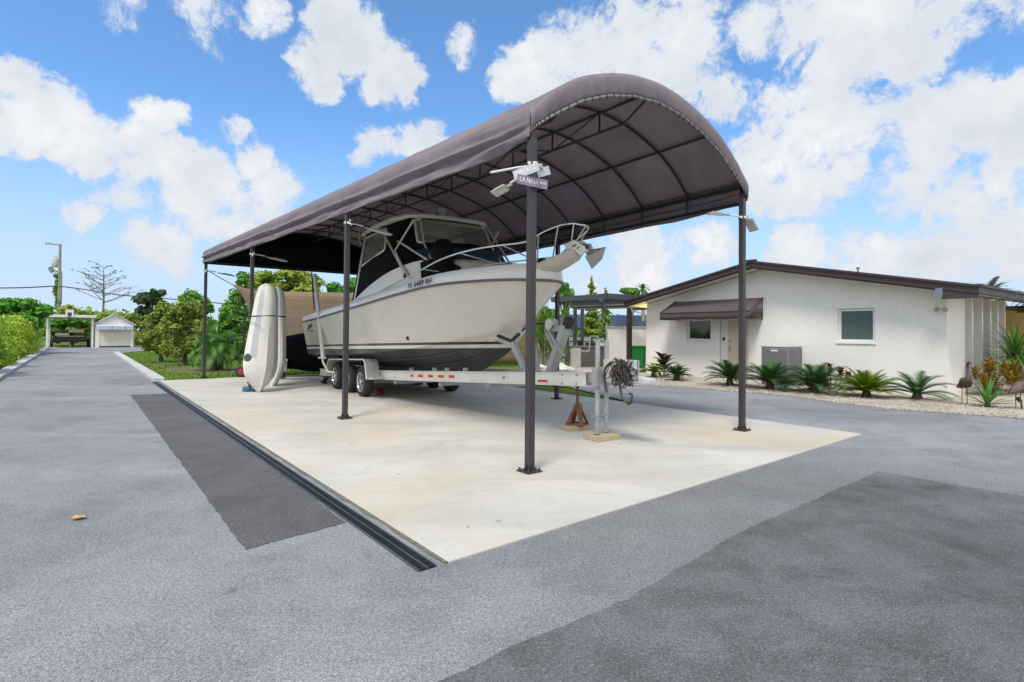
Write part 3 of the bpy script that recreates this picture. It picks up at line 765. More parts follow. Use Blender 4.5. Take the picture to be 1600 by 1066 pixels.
def fascia():
    rows = []
    for k, (t, z) in enumerate(SP):
        ti, zi = inner(t, z); row = []
        for j in range(6):
            v = j/5; wv = .008*math.sin(t*150+v)*v
            p = cp(0, lerp(t, ti, v), lerp(z, zi, v)); p = p-le*((.025+.02*math.sin(math.pi*v)+wv) if j else .004); row.append(p)
        rows.append(row)
    m = MB(); m.grid(rows); m.build('front_fascia', M['canvas'], cano, True, smooth=60, solid=.006)
    pts = [cp(0, *inner(t, z))-le*.03 for t, z in SP]
    m = MB(); m.tube(pts, .017, 8); m.build('front_arch', M['accab'], cano, True, smooth=50)
    m = MB(); n = 46
    for k in range(1, n):
        f = k/n*(len(pts)-1); i = int(f); p = pts[i].lerp(pts[min(i+1, len(pts)-1)], f-i)
        tg = (pts[min(i+1, len(pts)-1)]-pts[max(i-1, 0)]).normalized(); a = tg.cross(le).normalized()
        r = .026; m.tube([p+a*(r*math.cos(w))+(le)*(r*math.sin(w))+tg*.012*math.sin(w) for w in [2*math.pi*j/8 for j in range(8)]], .005, 4, closed=True)
    build_each(m, 'lace', M['blackpl'], cano, True)
fascia()
# rear closing panel
m = MB(); rows = []
for t, z in SP: rows.append([cp(CL-.02, t, z+.004), cp(CL-.02, t, lerp(z, 3.62, .5)), cp(CL-.02, t, 3.62)])
m.grid(rows); m.build('rear_panel', M['black'], cano, True, smooth=60, solid=.006)
# arched ribs, purlins and eave trusses
for i in range(15):
    s = min(.02+i*1.073, CL-.06); m = MB()
    m.tube([cp(s, lerp(.5, t, .985), z-.055) for t, z in SP], .022, 6)
    m.build('rib', M['frame'], cano, True, smooth=50)
def purlin(t, z, truss):
    m = MB(); m.tube([cp(s, t, z) for s in (.05, CL-.05)], .022, 6)
    if truss:
        m.tube([cp(s, t, z-.30) for s in (.6, CL-.1)], .020, 6)
        for i in range(1, 15):
            s = .02+i*1.073; m.tube([cp(s-.01, t, z), cp(s-.01, t, z-.30)], .016, 6)
            if i < 14:
                a, b = ((z, z-.30) if i % 2 else (z-.30, z)); m.tube([cp(s, t, a), cp(s+1.06, t, b)], .011, 5)
        m.tube([cp(.05, t, z), cp(.6, t, z-.30)], .016, 6)
    m.build('purlin', M['frame'], cano, True, smooth=50)
purlin(.5, 4.89, True); purlin(.20, 4.60, True); purlin(.80, 4.585, False)
for t in (.014, .986):
    m = MB()
    for z in (3.93, 3.66): m.bar(cp(.0, t, z), cp(CL-.05, t, z), .05, .05)
    for i in range(15): m.bar(cp(.05+i*1.06, t, 3.66), cp(.05+i*1.06, t, 3.93), .03, .03)
    m.build('eave_truss', M['frame'], cano, True)
for s in (CL-.06,):
    m = MB(); m.bar(cp(s, .01, 3.68), cp(s, .99, 3.68), .05, .05); m.build('rear_beam', M['frame'], cano, True)
SP_S = (0, 4.71, 10.16, 14.97)
ca = math.atan2((FRp-FLp).y, (FRp-FLp).x)
def pole_at(p):
    m = MB(); m.box((p.x, p.y, (SLAB+3.72)/2), (.084, .084, 3.72-SLAB), ca)
    o = m.build('pole', M['bronze'], cano, True, bevel=.008)
    m = MB(); m.box((p.x, p.y, SLAB+.008), (.205, .205, .016), ca)
    a = Vector((math.cos(ca), math.sin(ca), 0)); b = Vector((-a.y, a.x, 0))
    for d, e in ((a, b), (-a, b), (b, a), (-b, a)):
        m.extr([p+d*.042+e*.003+Vector((0, 0, SLAB+.016)), p+d*.092+e*.003+Vector((0, 0, SLAB+.016)), p+d*.042+e*.003+Vector((0, 0, SLAB+.11))], -e*.006)
    for i in (-1, 1):
        for j in (-1, 1): m.lathe([(.012, 0), (.012, .03), (0, .031)], p+a*i*.078+b*j*.078+Vector((0, 0, SLAB+.012)), n=6)
    q = m.build('base_plate', M['bronze'], o, False)
    q.data.transform(Matrix.Translation(-cano.location))
for s in SP_S:
    pole_at(FLp+le*s); pole_at(FRp+ri*s)

# ------------------------------------------------------------------ flood lights on the posts
def pole_light(label, top, dirs, heads):
    """white PVC bracket clamped to a post, with lamp heads; heads: (offset vector, aim vector, width, length)"""
    o = thing('post_light', label, 'floodlight', top, 0, 'solar floodlights bracketed to the canopy posts')
    m = MB()
    for (a, b) in dirs: m.tube([Vector(a), (Vector(a)+Vector(b))/2+Vector((0, 0, .01)), Vector(b)], .014, 8)
    m.obb((0, 0, 0), (.048, 0, 0), (0, .048, 0), (0, 0, .018))
    m.build('bracket', M['conduit'], o, smooth=50)
    for (c, ax, w, l) in heads:
        w *= .8; l *= .85
        c = Vector(c); ax = Vector(ax).normalized(); sd = ax.cross(Vector((0, 0, 1))).normalized(); up = sd.cross(ax)
        h = MB(); h.obb(c, ax*l/2, sd*w/2, up*.012); h.obb(c+up*.022, ax*l*.3, sd*w*.3, up*.012)
        h.obb(c-ax*(l/2+.03), ax*.04, sd*.02, up*.015)
        hd = h.build('lamp_head', M['lamp'], o, bevel=.006)
        g = MB(); g.obb(c-up*.014, ax*l*.45, sd*w*.44, up*.004); g.build('lens', M['lens'], hd)
    return o
wd_ = (FRp-FLp).normalized()
t1 = FLp+Vector((0, 0, 3.42))
pole_light('floodlight with white and yellowed bracket above the street signs on the nearest post', t1,
    [(wd_*.10-le*.05, -wd_*.35+le*.28+Vector((0, 0, -.10))), (wd_*.16, -wd_*.1+le*.1+Vector((0, 0, -.05))), ((.06, -.05, -.06), -wd_*.05+le*.30+Vector((0, 0, -.16)))],
    [(-wd_*.02+le*.52+Vector((0, 0, -.20)), (-wd_*.5+le*.8+Vector((0, 0, -.45))), .26, .22)])
t2 = FRp+Vector((0, 0, 3.42))
pole_light('twin floodlight at the top of the right front post beside the house roof', t2,
    [((0, 0, 0), -wd_*.30+ri*.1+Vector((0, 0, .02))), ((0, 0, 0), wd_*.14+Vector((0, 0, -.02)))],
    [(-wd_*.48+ri*.16+Vector((0, 0, .02)), -wd_*.9+ri*.3+Vector((0, 0, -.02)), .10, .40), (wd_*.22-ri*.03+Vector((0, 0, -.10)), wd_*.5-ri*.2+Vector((0, 0, -.75)), .26, .26)])
def lt(s, lab, z=3.44):
    b = FLp+le*s+Vector((0, 0, z))
    pole_light(lab, b, [((0, 0, 0), -le*.42-wd_*.12+Vector((0, 0, -.10))), ((.04, 0, .05), -le*.12+Vector((0, 0, .02))), ((0, 0, 0), wd_*.30+Vector((0, 0, -.02)))],
        [(wd_*.62+Vector((0, 0, -.08)), wd_*.95+Vector((0, 0, -.13)), .14, .52)])
lt(4.71, 'floodlight on the post in front of the boat cockpit and trailer wheels')
lt(10.16, 'floodlight on the post that the kayaks lean against')
lt(14.97, 'floodlight on the far rear post beside the small palm', 3.40)

# street name signs on the nearest post
def text(body, size, o_, ax, up, m, parent, name='lettering', ext=.002, sx=1.0, align='CENTER', bold=0):
    cu = bpy.data.curves.new('tmp', 'FONT'); cu.body = body; cu.size = size; cu.extrude = ext; cu.offset = bold; cu.space_character = 1.18 if bold else 1.0; cu.align_x = align; cu.align_y = 'CENTER'
    to = bpy.data.objects.new('tmp', cu); C.objects.link(to)
    me = bpy.data.meshes.new_from_object(to.evaluated_get(bpy.context.evaluated_depsgraph_get()))
    bpy.data.objects.remove(to)
    ax = Vector(ax).normalized(); up = Vector(up); up = (up-ax*up.dot(ax)).normalized(); nz = ax.cross(up)
    mt = Matrix(((ax.x*sx, up.x, nz.x, o_[0]), (ax.y*sx, up.y, nz.y, o_[1]), (ax.z*sx, up.z, nz.z, o_[2]), (0, 0, 0, 1)))
    me.transform(mt); me.materials.clear(); me.materials.append(m)
    ob = bpy.data.objects.new(name, me); C.objects.link(ob)
    if parent is not None: ob.parent = parent
    return ob
def sign(label, c, ax, nrm, w, h, m, body, small, tilt=0):
    o = thing('street_name_sign', label, 'street sign', c)
    ax = Vector(ax).normalized(); nrm = Vector(nrm).normalized(); up = nrm.cross(ax)
    if up.z < 0: up = -up
    b = MB(); b.obb((0, 0, 0), ax*w/2, up*h/2, nrm*.003); b.build('plate', m, o, bevel=.002)
    if body: text(body, h*.72, nrm*.0045-ax*w*(.12 if small else 0), ax, up, M['lettering'], o, sx=.78)
    if small: text(small, h*.34, nrm*.0045+ax*w*.34+up*h*.05, ax, up, M['lettering'], o)
    return o
sa = PY(806, 282, 5.93); sb = PY(855, 291, 5.93); vx = RT.copy()
s1a, s1b = PY(808, 279, 5.90), PY(855.5, 289.5, 6.06)
n1 = Vector((s1b.y-s1a.y, -(s1b.x-s1a.x), 0)).normalized()
sign('purple street name sign lettered LA NINA BLVD on the nearest canopy post', (s1a+s1b)/2, s1b-s1a, n1 if n1.y < 0 else -n1, (s1b-s1a).length, .105, M['signpurple'], 'LA NINA', 'BLVD')
s2a, s2b = PY(802, 276, 5.86), PY(842, 261, 6.00)
s2b.z = s2a.z+.02*0
n2 = Vector((s2b.y-s2a.y, -(s2b.x-s2a.x), 0)).normalized()
c2 = PY(822, 270, 5.95)
sign('pale street name sign lettered PINTA ST fixed just above the purple sign', c2+Vector((0, 0, .02)), Vector((.26, -.09, .075)), Vector((-.09, -.26, 0)), .30, .10, M['signpale'], 'PINTA ST', '')
sign('blank pale sign blade behind the post beside the PINTA ST sign', PY(849, 268.5, 6.2), Vector((.14, .06, .055)), Vector((.06, -.14, 0)), .17, .10, M['signpale'], '', '')

# ------------------------------------------------------------------ boat (local: x to the bow, y to port, z up)
BO = Vector((-2.51, 13.57, 0)); BA = R(-55.45)
bf = Vector((math.cos(BA), math.sin(BA), 0)); bp = Vector((-bf.y, bf.x, 0))
def BP(px, py, lat):                      # photo pixel -> boat-local point on the plane y = lat
    d = ray(px, py); o = E0-BO; t = (lat-o.dot(bp))/d.dot(bp); q = o+d*t
    return Vector((q.dot(bf), lat, q.z))
boat = thing('motor_boat', 'large cream sport fishing boat with black bottom paint on an aluminium trailer under the canopy', 'boat', BO, BA)
KE = smoothtab([(-4.72, 0, .46), (-3, 0, .49), (-1, 0, .54), (1, 0, .60), (2.6, 0, .68), (3.55, 0, .84), (4.15, 0, 1.12), (4.50, 0, 1.38), (4.72, 0, 1.60)], 8)
CH = smoothtab([(-4.75, 1.20, .82), (-3, 1.25, .87), (-1, 1.27, .95), (1, 1.22, 1.07), (2.6, 1.02, 1.22), (3.55, .72, 1.37), (4.15, .42, 1.48), (4.50, .20, 1.56), (4.72, 0, 1.62)], 8)
SH = smoothtab([(-4.90, 1.38, 1.80), (-3.2, 1.46, 1.87), (-1.2, 1.51, 1.98), (.9, 1.51, 2.12), (2.7, 1.45, 2.26), (3.95, 1.27, 2.36), (4.80, .84, 2.40), (5.32, .42, 2.405), (5.62, 0, 2.39)], 8)
NS = len(SH)
def hull_rows(sg):
    rows = []
    for i in range(NS):
        k, c, s = KE[i], CH[i], SH[i]; u = i/(NS-1); row = []
        for j in range(5):
            t = j/5; row.append(Vector((lerp(k.x, c.x, t), sg*lerp(0, c.y, t), lerp(k.z, c.z, t)-.03*math.sin(math.pi*t)*(1-u))))
        fl = .0+.42*max(0, (u-.45)/.55)**1.0
        row.append(Vector((c.x, sg*c.y, c.z)))
        row.append(Vector((c.x+.005, sg*(c.y+.035*(1-u)), c.z+.005)))
        for j in range(1, 11):
            t = j/10; ty = lerp(t, t**(1.9), fl*1.6 if fl*1.6 < 1 else 1)
            row.append(Vector((lerp(c.x, s.x, t), sg*(lerp(c.y+.035*(1-u), s.y, ty)), lerp(c.z, s.z, t))))
        rows.append(row)
    return rows
m = MB()
hp_ = hull_rows(1); hs_ = hull_rows(-1)
m.grid(hp_); m.grid([list(reversed(r)) for r in hs_])
m.add(list(reversed(hp_[0]))+hs_[0][1:], [tuple(range(2*len(hp_[0])-1))])
hull = m.build('hull', M['hull'], boat, smooth=38)
m = MB()
for sg in (1, -1):
    m.tube([Vector((p.x+.0, sg*(p.y+.008), p.z)) for p in SH], .026, 6)
build_each(m, 'rub_rail', mat('rub_rail_grey', (.13, .12, .11), .5), boat, smooth=60)
m = MB()                                    # spray strakes on the bottom
for sg in (1, -1):
    for f in (.42, .72):
        pts = []
        for i in range(8, NS-14):
            k, c = KE[i], CH[i]; pts.append(Vector((lerp(k.x, c.x, f), sg*lerp(0, c.y, f), lerp(k.z, c.z, f)-.012-.03*math.sin(math.pi*f)*(1-i/NS))))
        m.tube(pts, .022, 4)
build_each(m, 'strake', M['hull'], boat)
# gunwale band above the rub rail, and the deck
def band(i, t):
    s = SH[i]; u = i/(NS-1); h = .17+.02*u+.10*max(0, (u-.55)/.45)
    n = Vector((0, 1, 0)) if i < NS-9 else Vector((.6, .8, 0))
    o = .015-.05*t**2
    return Vector((s.x+(.04*t if i > NS-9 else 0), max(s.y+o*n.y*(1 if s.y > .05 else 0), 0), s.z+h*t))
m = MB()
for sg in (1, -1):
    rows = []
    for i in range(NS):
        b3 = band(i, 1); rows.append([Vector((p.x, sg*p.y, p.z)) for p in (band(i, 0), band(i, .5), band(i, .92), b3+Vector((0, -.02*(b3.y > .1), .012)))])
    m.grid(rows if sg > 0 else [list(reversed(r)) for r in rows])
m.build('gunwale', M['white'], boat, smooth=60)
m = MB()
tp = [band(i, 1)+Vector((0, -.02, .010)) for i in range(NS)]
isp = next(i for i in range(NS) if tp[i].x > -.9)
fw = [Vector((p.x, max(p.y, 0), p.z)) for p in tp[isp:]]
rows = []
for p in fw: rows.append([Vector((p.x-.0, y*p.y, p.z+.03*(1-y*y))) for y in (1, .8, .4, 0, -.4, -.8, -1)])
m.grid(rows)
for sg in (1, -1):                          # narrow side decks around the cockpit
    rows = [[Vector((p.x, sg*p.y, p.z)), Vector((p.x, sg*(p.y-.24), p.z)), Vector((p.x, sg*(p.y-.26), p.z-.5))] for p in tp[:isp+1]]
    m.grid(rows)
p = tp[0]; m.bb(p.x-.02, p.x+.30, -p.y, p.y, p.z-.03, p.z-.002)
m.bb(-4.6, -.9, -1.2, 1.2, 1.26, 1.30)
m.build('deck', M['deckwhite'], boat, smooth=40)
# transom bracket with the folded stern rail
m = MB(); tz = tp[0].z
m.tube([(-4.8, -.9, tz), (-4.85, -.9, tz+.13), (-4.55, -.9, tz+.17), (-4.0, -.9, tz+.13), (-3.9, -.9, tz)], .018, 8)
m.build('stern_rail', M['chrome'], boat, smooth=60)
m = MB(); m.bb(-4.55, -4.0, -1.0, -.55, tz-.02, tz+.09); m.build('bait_box', M['blackpl'], boat, bevel=.02)
# bow pulpit
m = MB(); pz = 2.56
sec = [(4.9, .34, pz+.0, .08), (5.45, .27, pz+.045, .10), (5.85, .20, pz+.13, .11), (6.12, .16, pz+.20, .10), (6.24, .10, pz+.235, .06)]
rows = []
for x, w, z, h in sec: rows.append([(x, w, z+h*.5), (x, w*1.03, z), (x, w*.7, z-h*.7), (x, 0, z-h), (x, -w*.7, z-h*.7), (x, -w*1.03, z), (x, -w, z+h*.5), (x, 0, z+h*.55)])
m.grid(rows, True); m.add([Vector(q) for q in rows[-1]], [tuple(range(8))])
m.build('pulpit', M['trunk'], boat, smooth=45)
m = MB()
m.extr([(6.02, -.10, 2.93), (6.22, -.10, 2.97), (6.44, -.10, 2.85), (6.46, -.10, 2.76), (6.36, -.10, 2.72), (6.24, -.10, 2.82), (6.02, -.10, 2.86)], (0, .03, 0))
m.extr([(6.02, .07, 2.93), (6.22, .07, 2.97), (6.44, .07, 2.85), (6.46, .07, 2.76), (6.36, .07, 2.72), (6.24, .07, 2.82), (6.02, .07, 2.86)], (0, .03, 0))
m.lathe([(.0, -.08), (.035, -.08), (.02, 0), (.035, .08), (0, .08)], (6.40, 0, 2.80), (0, 1, 0), 10)
m.build('bow_roller', M['white'], boat, smooth=40)
m = MB()                                    # plough anchor hanging off the roller
m.bar((5.9, 0, 2.95), (6.48, 0, 2.86), .03, .05); m.bar((6.46, 0, 2.88), (6.52, 0, 2.70), .03, .06)
m.add([(6.45, 0, 2.80), (6.56, .17, 2.66), (6.82, 0, 2.80), (6.56, -.17, 2.66), (6.52, 0, 2.50), (6.64, 0, 2.76)], [(0, 1, 2), (0, 2, 3), (1, 4, 2), (4, 3, 2), (0, 4, 1), (0, 3, 4)])
m.build('anchor', M['galv'], boat)
m = MB(); rg = random.Random(2)             # anchor chain heaped on the pulpit
for i in range(60):
    x = rg.uniform(5.1, 6.45); c = Vector((x, rg.gauss(0, .07), pz+.09+(.19*(x-5.4) if x > 5.4 else 0)+abs(rg.gauss(0, .035)))); a = rg.uniform(0, 6.3)
    u = Vector((math.cos(a), math.sin(a), rg.uniform(-.6, .6))).normalized(); v = u.cross(Vector((rg.uniform(-1, 1), rg.uniform(-1, 1), 1))).normalized()
    m.tube([c+u*.035*math.cos(w)+v*.02*math.sin(w) for w in [2*math.pi*j/8 for j in range(8)]], .009, 4, closed=True)
build_each(m, 'chain_link', M['rust'], boat)
m = MB(); m.ball((5.25, .05, pz+.14), .13, .12, .11); m.build('windlass', M['blackpl'], boat, smooth=60)
# house side coaming (starboard, then mirrored)
cs = [(-.75, 1.27, 2.13), (-.45, 1.28, 2.26), (.0, 1.28, 2.40), (.7, 1.26, 2.60), (1.5, 1.20, 2.79), (2.2, 1.10, 2.90), (2.62, .98, 2.95), (2.90, .78, 2.97), (3.02, .55, 2.97)]
CSv = smoothtab(cs, 5)
def coam(sg):
    rows = []
    for p in CSv:
        zb = 2.0; rows.append([Vector((p.x, sg*(p.y+.05), zb)), Vector((p.x, sg*(p.y+.03), lerp(zb, p.z, .6))), Vector((p.x, sg*p.y, p.z)), Vector((p.x, sg*(p.y-.05), p.z+.012)), Vector((p.x, sg*(p.y-.06), p.z-.25))])
    m = MB(); m.grid(rows if sg > 0 else [list(reversed(r)) for r in rows])
    m.build('cabin_side', M['deckwhite'], boat, smooth=50)
coam(-1); coam(1)
# trunk cabin forward
TRK = [(2.75, .70, 2.92), (3.3, .69, 2.90), (3.8, .60, 2.83), (4.15, .42, 2.74), (4.32, .2, 2.66), (4.36, 0, 2.63)]
TK = smoothtab(TRK, 5); m = MB(); rows = []
for p in TK: rows.append([Vector((p.x+.06, -(p.y+.10), 2.42)), Vector((p.x, -p.y, p.z)), Vector((p.x, -p.y*.8, p.z+.04)), Vector((p.x, 0, p.z+.06)), Vector((p.x, p.y*.8, p.z+.04)), Vector((p.x, p.y, p.z)), Vector((p.x+.06, (p.y+.10), 2.42))])
m.grid(rows); m.build('trunk_cabin', M['trunk'], boat, smooth=50)
def portlight(sg):
    pts = []
    for i in range(16):
        w = 2*math.pi*i/16; x = 3.42+.30*math.cos(w); z = 2.74+.085*math.sin(w)-.03*math.cos(w)
        tv = (z-2.42)/(2.90-2.42); y = lerp(.79, .69, tv)-(.16*max(0, x-3.3))+.012
        pts.append((x, sg*y, z))
    m = MB(); m.add(pts, [tuple(range(16)) if sg > 0 else tuple(reversed(range(16)))]); m.build('portlight', M['glassd'], boat, solid=.01)
portlight(-1); portlight(1)
# hardtop
m = MB(); HT = 4.0
def ht_out(o, z):
    P = [(-.92, .80), (-.80, .98), (.2, 1.05), (1.4, 1.06), (1.95, .98), (2.25, .75), (2.36, .35)]
    P = [(x, y) for x, y in P]+[(x, -y) for x, y in reversed(P)]
    cx = .7; return [Vector((cx+(x-cx)*o, y*o, z-.05*((x-.7)/1.6)**2)) for x, y in P]
rows = [ht_out(.93, HT-.055), ht_out(1.0, HT-.05), ht_out(1.015, HT-.01), ht_out(1.0, HT+.03), ht_out(.9, HT+.055), ht_out(.5, HT+.075)]
m.grid(rows, True); n = len(rows[0]); m.add(rows[-1], [tuple(range(n))]); m.add(list(reversed(rows[0])), [tuple(range(n))])
m.build('hardtop', M['deckwhite'], boat, smooth=45)
m = MB(); m.lathe([(0, 0), (.17, 0), (.18, .05), (.15, .12), (0, .14)], (1.1, -.1, HT+.06), n=20); m.build('radar_dome', M['lightgrey'], boat, smooth=50)
m = MB(); m.bar((.55, -.35, HT+.06), (.55, -.35, HT+.14), .08, .3); m.tube([(.1, -.5, HT+.05), (.1, -.5, HT+.14)], .03, 8); m.tube([(.32, -.5, HT+.05), (.32, -.5, HT+.14)], .03, 8); m.build('roof_fitting', M['blackpl'], boat, bevel=.01)
sp_ = MB(); sp_.lathe([(0, -.05), (.075, -.05), (.085, 0), (.08, .05), (0, .055)], BP(691, 331, -.3)+Vector((0, 0, 0)), (.6, -.8, 0), 16)
sl_ = sp_.build('spot_light', M['lightgrey'], boat, smooth=40)
sp_ = MB(); c = BP(691, 331, -.3); sp_.bar((c.x, c.y, HT+.04), (c.x, c.y, c.z-.05), .05, .05); sp_.bar(c+Vector((-.40, .1, -.02)), c+Vector((-.06, .02, -.02)), .12, .10); sp_.build('spot_light_mount', M['blackpl'], boat, bevel=.01)
# canvas and clear vinyl enclosure
def panel(base, top, win, corners=.07, nu=18, nv=12):
    """base/top polylines; win=(u0,u1,v0a,v0b,v1): window from u0..u1, bottom v0a->v0b, top v1"""
    def pl(P, t):
        L_ = [(Vector(b)-Vector(a)).length for a, b in zip(P, P[1:])]; d = t*sum(L_)
        for a, b, l in zip(P, P[1:], L_):
            if d <= l+1e-6: return Vector(a).lerp(Vector(b), d/l)
            d -= l
        return Vector(P[-1])
    def at(u, v): return pl(base, u).lerp(pl(top, u), v)
    if not win:
        m = MB(); m.grid([[at(i/nu, j/nv) for j in range(nv+1)] for i in range(nu+1)]); m.build('curtain', M['black'], boat, smooth=60, solid=.006); return
    u0, u1, va, vb, v1 = win
    us = [0]+[lerp(u0, u1, i/nu) for i in range(nu+1)]+[1]
    def lo(u): return lerp(va, vb, min(1, max(0, (u-u0)/(u1-u0))))
    m = MB()
    m.grid([[at(u, lo(u)*j/6) for j in range(7)] for u in us])
    m.grid([[at(u, lerp(v1, 1, j/2)) for j in range(3)] for u in us])
    m.grid([[at(u, lerp(lo(u), v1, j/4)) for j in range(5)] for u in (0, u0)]); m.grid([[at(u, lerp(lo(u), v1, j/4)) for j in range(5)] for u in (u1, 1)])
    cu = m.build('curtain', M['black'], boat, smooth=60, solid=.006)
    m = MB(); m.grid([[at(lerp(u0, u1, i/nu), lerp(lo(lerp(u0, u1, i/nu)), v1, j/6)) for j in range(7)] for i in range(nu+1)])
    w = m.build('clear_window', M['vinyl'], cu, smooth=60)
    pts = []; r = corners
    def c(u, v): return (lerp(u0, u1, u), v)
    ring = []
    for (cu_, cv, a0) in ((r, r*1.4, math.pi), (1-r, r*1.4, 1.5*math.pi), (1-r, 1-r*1.4, 0), (r, 1-r*1.4, .5*math.pi)):
        for q in range(5):
            a = a0+q/4*math.pi/2; ring.append((cu_+r*math.cos(a), cv+r*1.4*math.sin(a)))
    for (uu, vv) in ring:
        u = lerp(u0, u1, uu); pts.append(at(u, lerp(lo(u), v1, vv)))
    b = MB(); b.tube(pts, .028, 6, closed=True); b.build('window_binding', M['white'], cu, smooth=60)
for sg in (-1, 1):
    base = [(p.x, sg*(p.y-.03), p.z+.01) for p in CSv if p.x < 2.5]; topl = [(-.80, sg*.93, HT-.07), (.2, sg*.98, HT-.05), (1.95, sg*.93, HT-.07)]
    panel(base, topl, (.07, .60, .50, .50, .93))
base = [(2.45, -1.0, 2.96), (2.75, -.88, 2.96), (3.1, -.55, 2.95), (3.35, 0, 2.95), (3.1, .55, 2.95), (2.75, .88, 2.96), (2.45, 1.0, 2.96)]
topl = [(1.95, -.93, HT-.07), (2.2, -.55, HT-.08), (2.27, 0, HT-.08), (2.2, .55, HT-.08), (1.95, .93, HT-.07)]
panel(base, topl, (.05, .95, .40, .40, .95), .05, 24)
panel([(-.75, -1.22, 2.14), (-.78, 0, 2.0), (-.75, 1.22, 2.14)], [(-.80, -.93, HT-.07), (-.82, 0, HT-.05), (-.80, .93, HT-.07)], None)
m = MB()                                    # tinted lower windshield in front of the curtain
rows = []
for p in smoothtab(base, 4): rows.append([p+Vector((.42, p.y*-.05, -.16)), p+Vector((.02, 0, .22))])
m.grid(rows); m.build('windshield', M['bluegl'], boat, smooth=60)
# black covered seat and gear filling the walkway between coaming and trunk
m = MB()
b0 = BP(692, 418, -.86); bz = BP(692, 374, -.86)
m.lathe([(.0, bz.z), (.10, bz.z-.01), (.17, bz.z-.07), (.20, bz.z-.25), (.21, b0.z+.1), (.22, 2.45)], (b0.x, -.86, 0), n=16); m.build('covered_seat', M['black'], boat, smooth=60)
m = MB(); m.bb(2.5, 3.05, -.98, -.62, 2.42, 2.93); m.build('step_box', M['black'], boat, bevel=.03)
# interior things seen through the vinyl
m = MB(); m.bb(1.15, 1.75, -.75, .1, HT-.36, HT-.10); m.build('electronics_box', M['trunk'], boat, bevel=.02)
m = MB(); m.bb(1.3, 2.1, -.7, .7, 2.1, 3.05); m.build('helm_console', M['trunk'], boat, bevel=.05)
m = MB(); m.bb(.2, .7, -.6, -.1, 2.0, 3.15); m.bb(.2, .7, .1, .6, 2.0, 3.15); m.build('helm_seat', M['black'], boat, bevel=.06)
# hardtop pipework
def pipe(pts, r=.022, name='support_pipe', mm='pipe'):
    m = MB(); m.tube(pts, r, 8); m.build(name, M[mm], boat, smooth=60)
for sg in (-1, 1):
    def Y(v): return Vector((v.x, sg*abs(v.y), v.z))
    ft = Y(BP(634, 431, -1.16)); 
    pipe([Y(BP(594, 354, -1.04)), ft], .024)
    pipe([Y(BP(646, 344, -1.02)), Y(BP(617, 392, -1.12)), Y(BP(637, 432, -1.16))], .022)
    pipe([Y(BP(622, 377, -1.10)), Y(BP(668, 406, -1.02))], .022)
    pipe([Y(BP(572, 362, -1.0)), Y(BP(566, 400, -1.10)), Y(BP(554, 470, -1.26))], .024)
    pipe([Y(BP(562, 360, -1.0)), Y(BP(562, 378, -1.06)), Y(BP(570, 386, -1.09))], .018)
    b = MB(); b.lathe([(.05, -.02), (.05, .03), (.02, .05)], ft, (0, sg, 0), 10); b.build('pipe_foot', M['blackpl'], boat)
pipe([(2.2, .80, HT-.08), (3.35, .95, 2.62)], .022); pipe([(2.2, -.80, HT-.08), (2.55, -.86, 3.3), (2.95, -.9, 2.95)], .018)
# bow rail: runs both sides and loops round the pulpit
rp = [BP(555, 478, -1.36), BP(590, 458, -1.36), BP(640, 432, -1.36), BP(690, 405, -1.30), BP(735, 391, -1.12), BP(775, 384, -.88), BP(820, 378, -.60), BP(846, 364, -.42), BP(872, 353, -.30), BP(893, 349.5, -.16), BP(905, 351, -.02)]
rp[-1].y = 0
star = smoothtab(rp, 5); port = [Vector((p.x, -p.y, p.z)) for p in reversed(star[:-1])]
pipe(star+port, .016, 'bow_rail', 'chrome')
for i, off in ((6, -.05), (12, -.1), (18, -.25), (26, -.42), (34, -.50), (40, -.42), (46, -.2)):
    if i >= len(star): continue
    q = star[i]
    for sg in (1, -1):
        xb = q.x+off*1.3
        if q.x < 5.5: yb, zb = interp([(w_.x, w_.y) for w_ in SH], xb)[0]-.05, interp([(w_.x, w_.z) for w_ in SH], xb)[0]+.19+(.08 if xb > 4.6 else 0)
        else: yb, zb = min(q.y, .14), pz+.08+.26*(xb-5.4)
        m = MB(); m.tube([(q.x, sg*q.y, q.z), (xb, sg*max(yb, .02), zb)], .012, 8)
        m.build('stanchion', M['chrome'], boat, smooth=60)
# registration number and maker's mark on the bow and quarter
def onband(x, f, sg=-1):
    for i in range(NS-1):
        if SH[i].x <= x <= SH[i+1].x:
            t = (x-SH[i].x)/(SH[i+1].x-SH[i].x); p = band(i, f).lerp(band(i+1, f), t); return Vector((p.x, sg*p.y, p.z))
ra, rb = onband(3.35, .5), onband(4.35, .5)
def decal(body, size, xa, xb, sg, f, mm, sx=1.0, name='registration_number'):
    a, b = onband(xa, f, sg), onband(xb, f, sg); mid = onband((xa+xb)/2, f, sg)
    up = onband((xa+xb)/2, min(1, f+.3), sg)-onband((xa+xb)/2, f-.3, sg)
    ax = (b-a) if sg < 0 else (a-b)
    n = ax.cross(up).normalized()
    return text(body, size, mid+n*.022, ax, up, M[mm], boat, name, .004, sx, 'CENTER', .0006)
decal('FL 6489 RH', .15, 3.02, 3.95, -1, .44, 'darkletter', .88)
decal('FL 6489 RH', .145, 3.02, 3.95, 1, .44, 'darkletter', 1.0)
m = MB()                                    # dark slanted mark near the stern
def onhull(x, z, sg=-1):
    i = min(range(NS), key=lambda k: abs(SH[k].x-x)); c, s = CH[i], SH[i]; t = (z-c.z)/(s.z-c.z); return Vector((x, sg*(lerp(c.y+.035, s.y, t)+.006), z))
